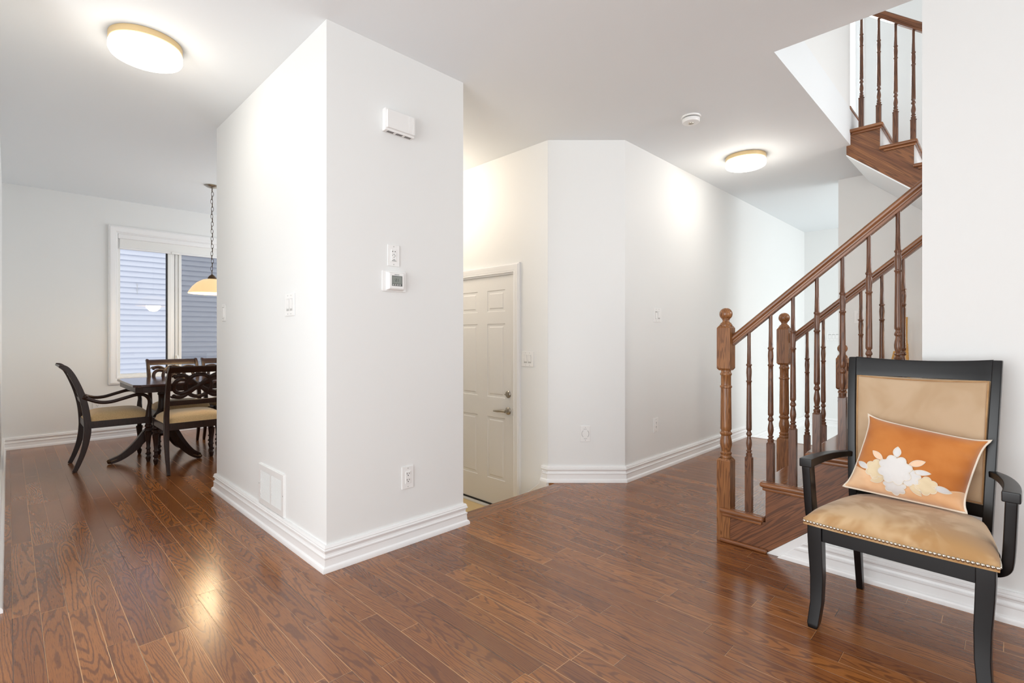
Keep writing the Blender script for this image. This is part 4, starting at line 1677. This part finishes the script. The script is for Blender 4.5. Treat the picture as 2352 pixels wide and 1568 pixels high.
# ---------------------------------------------------------------- dining furniture
def dchair(name, label, loc, rz, arms, group):
    """local +Y is forward, X across"""
    t = thing(name, label, 'dining chair', loc, rz, group)
    hw = 0.225
    P = [(-0.335, 0.0), (-0.300, 0.09), (-0.268, 0.20), (-0.250, 0.32), (-0.250, 0.42), (-0.262, 0.54), (-0.290, 0.67), (-0.335, 0.80), (-0.372, 0.875), (-0.400, 0.905), (-0.432, 0.915)]
    for s in (-1, 1):
        q = MB()
        q.tube([(s * hw, y, z) for y, z in P], [0.016, 0.018, 0.021, 0.025, 0.025, 0.024, 0.023, 0.021, 0.019, 0.017, 0.011], 4, flat=0.72, up=(1, 0, 0), square=True, sub=4)
        q.build('back_leg', M_MAHOG, t, bevel=0.003)
        q = MB()
        c = (s * 0.224, 0.185, 0)
        q.lathe([(0.010, 0), (0.014, 0.006), (0.020, 0.035), (0.021, 0.045), (0.013, 0.055), (0.013, 0.066), (0.023, 0.074), (0.023, 0.082), (0.014, 0.090), (0.013, 0.115), (0.020, 0.122), (0.020, 0.130),
                 (0.014, 0.140), (0.018, 0.190), (0.027, 0.265), (0.029, 0.280), (0.018, 0.288), (0.018, 0.298), (0.029, 0.304), (0.029, 0.314), (0.019, 0.320), (0.028, 0.330), (0.028, 0.345), (0.022, 0.352), (0.022, 0.365)], c, 18)
        q.box((c[0] - 0.026, c[1] - 0.026, 0.362), (c[0] + 0.026, c[1] + 0.026, 0.432))
        q.build('front_leg', M_MAHOG, t, angle=40)
    q = MB()
    q.box((-0.215, 0.175, 0.365), (0.215, 0.205, 0.425))
    q.box((-hw + 0.01, -0.265, 0.365), (hw - 0.01, -0.238, 0.425))
    for s in (-1, 1):
        a, b = sorted((s * 0.245, s * 0.215))
        q.box((a, -0.245, 0.365), (b, 0.165, 0.425))
    q.build('seat_frame', M_MAHOG, t, bevel=0.003)
    q = MB()

    def sp(iu, iv):
        u, v = -1 + 2 * iu, -1 + 2 * iv
        r = 1.0
        x = u * (0.236 + 0.004 * v)
        y = -0.025 + v * 0.232
        # round off plan corners
        cx_ = max(0, abs(u) - 0.72) / 0.28
        cy_ = max(0, abs(v) - 0.72) / 0.28
        d = math.hypot(cx_, cy_)
        if d > 1:
            x = math.copysign(0.236 * (0.72 + 0.28 * cx_ / d), u)
            y = -0.025 + math.copysign(0.232 * (0.72 + 0.28 * cy_ / d), v)
        z = 0.424 + 0.082 * (max(0, 1 - u ** 4) ** 0.5) * (max(0, 1 - v ** 4) ** 0.5)
        return (x, y, z)
    q.grid(sp, 25, 25)
    k = len(q.v)
    q.grid(lambda a, b: (*sp(a, b)[:2], 0.418), 25, 25)
    lp2 = [(i, 0) for i in range(25)] + [(24, j) for j in range(1, 25)] + [(i, 24) for i in range(23, -1, -1)] + [(0, j) for j in range(23, 0, -1)]
    for a in range(len(lp2)):
        b = (a + 1) % len(lp2)
        ia, ib = lp2[a][1] * 25 + lp2[a][0], lp2[b][1] * 25 + lp2[b][0]
        q.f.append((ia, ib, k + ib, k + ia))
        q.mi.append(0)
    sc_ = q.build('seat', M_TWEED, t, angle=75)
    q = MB()
    q.tube([(*sp(i / 24, j / 24)[:2], 0.425) for i, j in lp2], 0.004, 6, closed=True)
    q.build('seat_piping', M_TWEED, sc_)

    def by(z):
        for a in range(len(P) - 1):
            if P[a][1] <= z <= P[a + 1][1]:
                f = (z - P[a][1]) / (P[a + 1][1] - P[a][1])
                return P[a][0] + f * (P[a + 1][0] - P[a][0])
        return P[-1][0]
    q = MB()
    prof = [(by(0.862), 0.862), (by(0.885), 0.888), (-0.400, 0.908), (-0.430, 0.918), (-0.436, 0.908), (-0.420, 0.893), (-0.405, 0.875), (by(0.862) - 0.016, 0.858)]
    q.prism(prof, 'X', -hw - 0.012, hw + 0.012)
    q.build('top_rail', M_MAHOG, t, bevel=0.003, angle=45)
    q = MB()
    q.prism([(by(0.575) - 0.012, 0.575), (by(0.575) + 0.012, 0.575), (by(0.620) + 0.012, 0.620), (by(0.620) - 0.012, 0.620)], 'X', -hw + 0.01, hw - 0.01)
    q.build('back_rail', M_MAHOG, t, bevel=0.004)
    # carved interlaced splat between the rails
    q = MB()
    zc, A = 0.742, 0.098

    def ribbon(pts, w=0.0165, closed=False):
        V = [Vector((x, 0, z)) for x, dy, z in pts]
        m_ = len(V)
        q.tube([(x, by(z) + dy, z) for x, dy, z in pts], w, 8, flat=0.34, up=(0, 1, 0), closed=closed)
        for o_ in (-0.5, 0.0, 0.5):
            line = []
            for i in range(m_):
                t_ = (V[(i + 1) % m_ if closed else min(i + 1, m_ - 1)] - V[(i - 1) % m_ if closed else max(i - 1, 0)]).normalized()
                nrm = Vector((-t_.z, 0, t_.x)) * (o_ * w)
                x, dy, z = pts[i][0] + nrm.x, pts[i][1], pts[i][2] + nrm.z
                line.append((x, by(z) + dy - 0.0050, z))
            q.tube(line, 0.0020, 5, closed=closed)
    for sgn in (1, -1):
        ctl = [(-0.178, 0, sgn * 0.088), (-0.13, 0, sgn * 0.095), (-0.085, 0, sgn * 0.072), (0.0, 0.004 * sgn, 0.0), (0.085, 0, -sgn * 0.072), (0.13, 0, -sgn * 0.095), (0.178, 0, -sgn * 0.088)]
        pl_, _ = catmull(ctl, 0.01, 6)
        ribbon([(p.x, p.y, zc + p.z) for p in pl_])
    ribbon([(0.183 * math.cos(2 * PI * i / 64), 0.004 * math.sin(6 * PI * i / 64), zc + 0.062 * math.sin(4 * PI * i / 64)) for i in range(64)], closed=True)
    ribbon([(0.098 * math.cos(2 * PI * i / 48), 0.004 * math.sin(8 * PI * i / 48), zc + 0.098 * math.sin(2 * PI * i / 48)) for i in range(48)], closed=True)
    for sx in (-1, 1):
        for sz in (-1, 1):
            pts = []
            for i in range(22):
                a = i * 0.36
                r = 0.020 * (1 - i / 26)
                pts.append((sx * (0.180 + r * math.cos(a)), 0.0, zc + sz * (0.082 + r * math.sin(a))))
            q.tube([(x, by(z) + dy, z) for x, dy, z in pts], 0.0065, 6)
            q.ball((sx * 0.180, by(zc + sz * 0.082), zc + sz * 0.082), 0.012, 10, 6)
    q.build('carved_splat', M_MAHOG, t, angle=60)
    if arms:
        for s in (-1, 1):
            q = MB()
            pth = [(s * 0.232, -0.278, 0.640), (s * 0.240, -0.245, 0.622), (s * 0.252, -0.17, 0.590), (s * 0.262, -0.09, 0.588), (s * 0.266, 0.00, 0.612), (s * 0.266, 0.09, 0.636), (s * 0.262, 0.145, 0.630),
                   (s * 0.255, 0.180, 0.598), (s * 0.248, 0.192, 0.555), (s * 0.240, 0.188, 0.500), (s * 0.236, 0.186, 0.425)]
            q.tube(pth, [0.018, 0.016, 0.0155, 0.015, 0.015, 0.015, 0.015, 0.0155, 0.0165, 0.020, 0.027], 10, sub=4)
            q.ball((s * 0.236, -0.262, 0.640), 0.021, 12, 8)
            q.build('armrest', M_MAHOG, t, angle=60)
    return t


GCH = 'carved mahogany dining chairs'
dchair('dining_armchair', 'carved mahogany dining chair with curved arms at the table end', (0.734, 5.905, 0), -PI / 2, True, GCH)
c1 = dchair('dining_chair', 'carved mahogany dining chair with its back to the camera, beside the wall block', (1.170, 5.318, 0), 0, False, GCH)
dup(c1, (1.275, 6.150, 0), PI, 'carved mahogany dining chair across the table, facing the camera by the window', GCH)
dup(c1, (1.790, 6.150, 0), PI, 'second dining chair across the table, half hidden by the edge of the wall block', GCH)

t = thing('dining_table', 'dark polished mahogany pedestal dining table', 'dining table', (1.55, 5.82, 0))
q = MB()
hx, hy, cn = 0.79, 0.495, 0.05


def octo(a, b, c):
    return [(-a + c, -b), (a - c, -b), (a, -b + c), (a, b - c), (a - c, b), (-a + c, b), (-a, b - c), (-a, -b + c)]


q.prism(octo(hx, hy, cn), 'Z', 0.722, 0.745)
q.build('tabletop', M_TABLE, t, bevel=0.005, seg=2)
q = MB()
q.prism(octo(hx - 0.02, hy - 0.02, cn), 'Z', 0.672, 0.722)
q.build('apron', M_MAHOG, t, bevel=0.002)
for px_ in (-0.50, 0.50):
    q = MB()
    q.lathe([(0.075, 0.672), (0.075, 0.655), (0.040, 0.640), (0.034, 0.625), (0.038, 0.61), (0.030, 0.60), (0.028, 0.56), (0.034, 0.48), (0.055, 0.43), (0.072, 0.405), (0.075, 0.39), (0.055, 0.375), (0.060, 0.36),
             (0.070, 0.33), (0.060, 0.30), (0.078, 0.285), (0.082, 0.24), (0.060, 0.215), (0.0, 0.215)], (px_, 0, 0), 28)
    ped = q.build('pedestal', M_MAHOG, t, angle=40)
    for ang in ((180, 308, 52) if px_ < 0 else (0, 232, 128)):
        a = math.radians(ang)
        ca, sa = math.cos(a), math.sin(a)
        q = MB()
        pr = [(0.035, 0.30), (0.08, 0.285), (0.13, 0.235), (0.19, 0.160), (0.255, 0.095), (0.315, 0.052), (0.36, 0.034), (0.395, 0.024)]
        q.tube([(px_ + r * ca, r * sa, z) for r, z in pr], [0.028, 0.030, 0.029, 0.026, 0.023, 0.020, 0.019, 0.017], 4, flat=1.35, up=(0, 0, 1), square=True, sub=4)
        lg = q.build('pedestal_leg', M_MAHOG, t, bevel=0.003)
        q = MB()
        q.tube([(px_ + r * ca, r * sa, z) for r, z in ((0.345, 0.038), (0.375, 0.029), (0.408, 0.021), (0.416, 0.018))], [0.0205, 0.0205, 0.017, 0.010], 8, flat=1.2, up=(0, 0, 1))
        q.build('foot_cap', M_BRONZE, lg)

# ---------------------------------------------------------------- golden braided piece behind the stairs
t = thing('braided_stand', 'golden braided upright standing against the wall behind the stairs', 'decoration', (XF - 0.06, 0.70, 0))
q = MB()
pth = [(0, -0.03, 0.0), (0, -0.035, 0.5), (0, -0.040, 0.9), (0, -0.035, 1.1), (0, -0.040, 1.345)]
q.tube(pth, [0.016, 0.016, 0.015, 0.010, 0.007], 8)
q.build('upright', M_GOLD, t)
q = MB()
for i in range(84):
    z = 0.02 + i * 0.0145
    q.ball((0, -0.058 + 0.018 * max(0, (z - 0.75) / 0.38), z), 0.0095 if z < 1.1 else 0.007, 8, 6)
q.build('braid', M_GOLD, t)
q = MB()
for i in range(70):
    z = 0.02 + i * 0.0145
    q.ball((0, 0.095 - 0.05 * max(0, (z - 0.80) / 0.25), z), 0.0105, 8, 6)
q.build('braid', M_GOLD, t)
q = MB()
for z in (0.25, 0.6, 0.9):
    q.tube([(0, -0.04, z), (0, 0.09, z)], 0.008, 8)
q.build('cross_bar', M_GOLD, t)
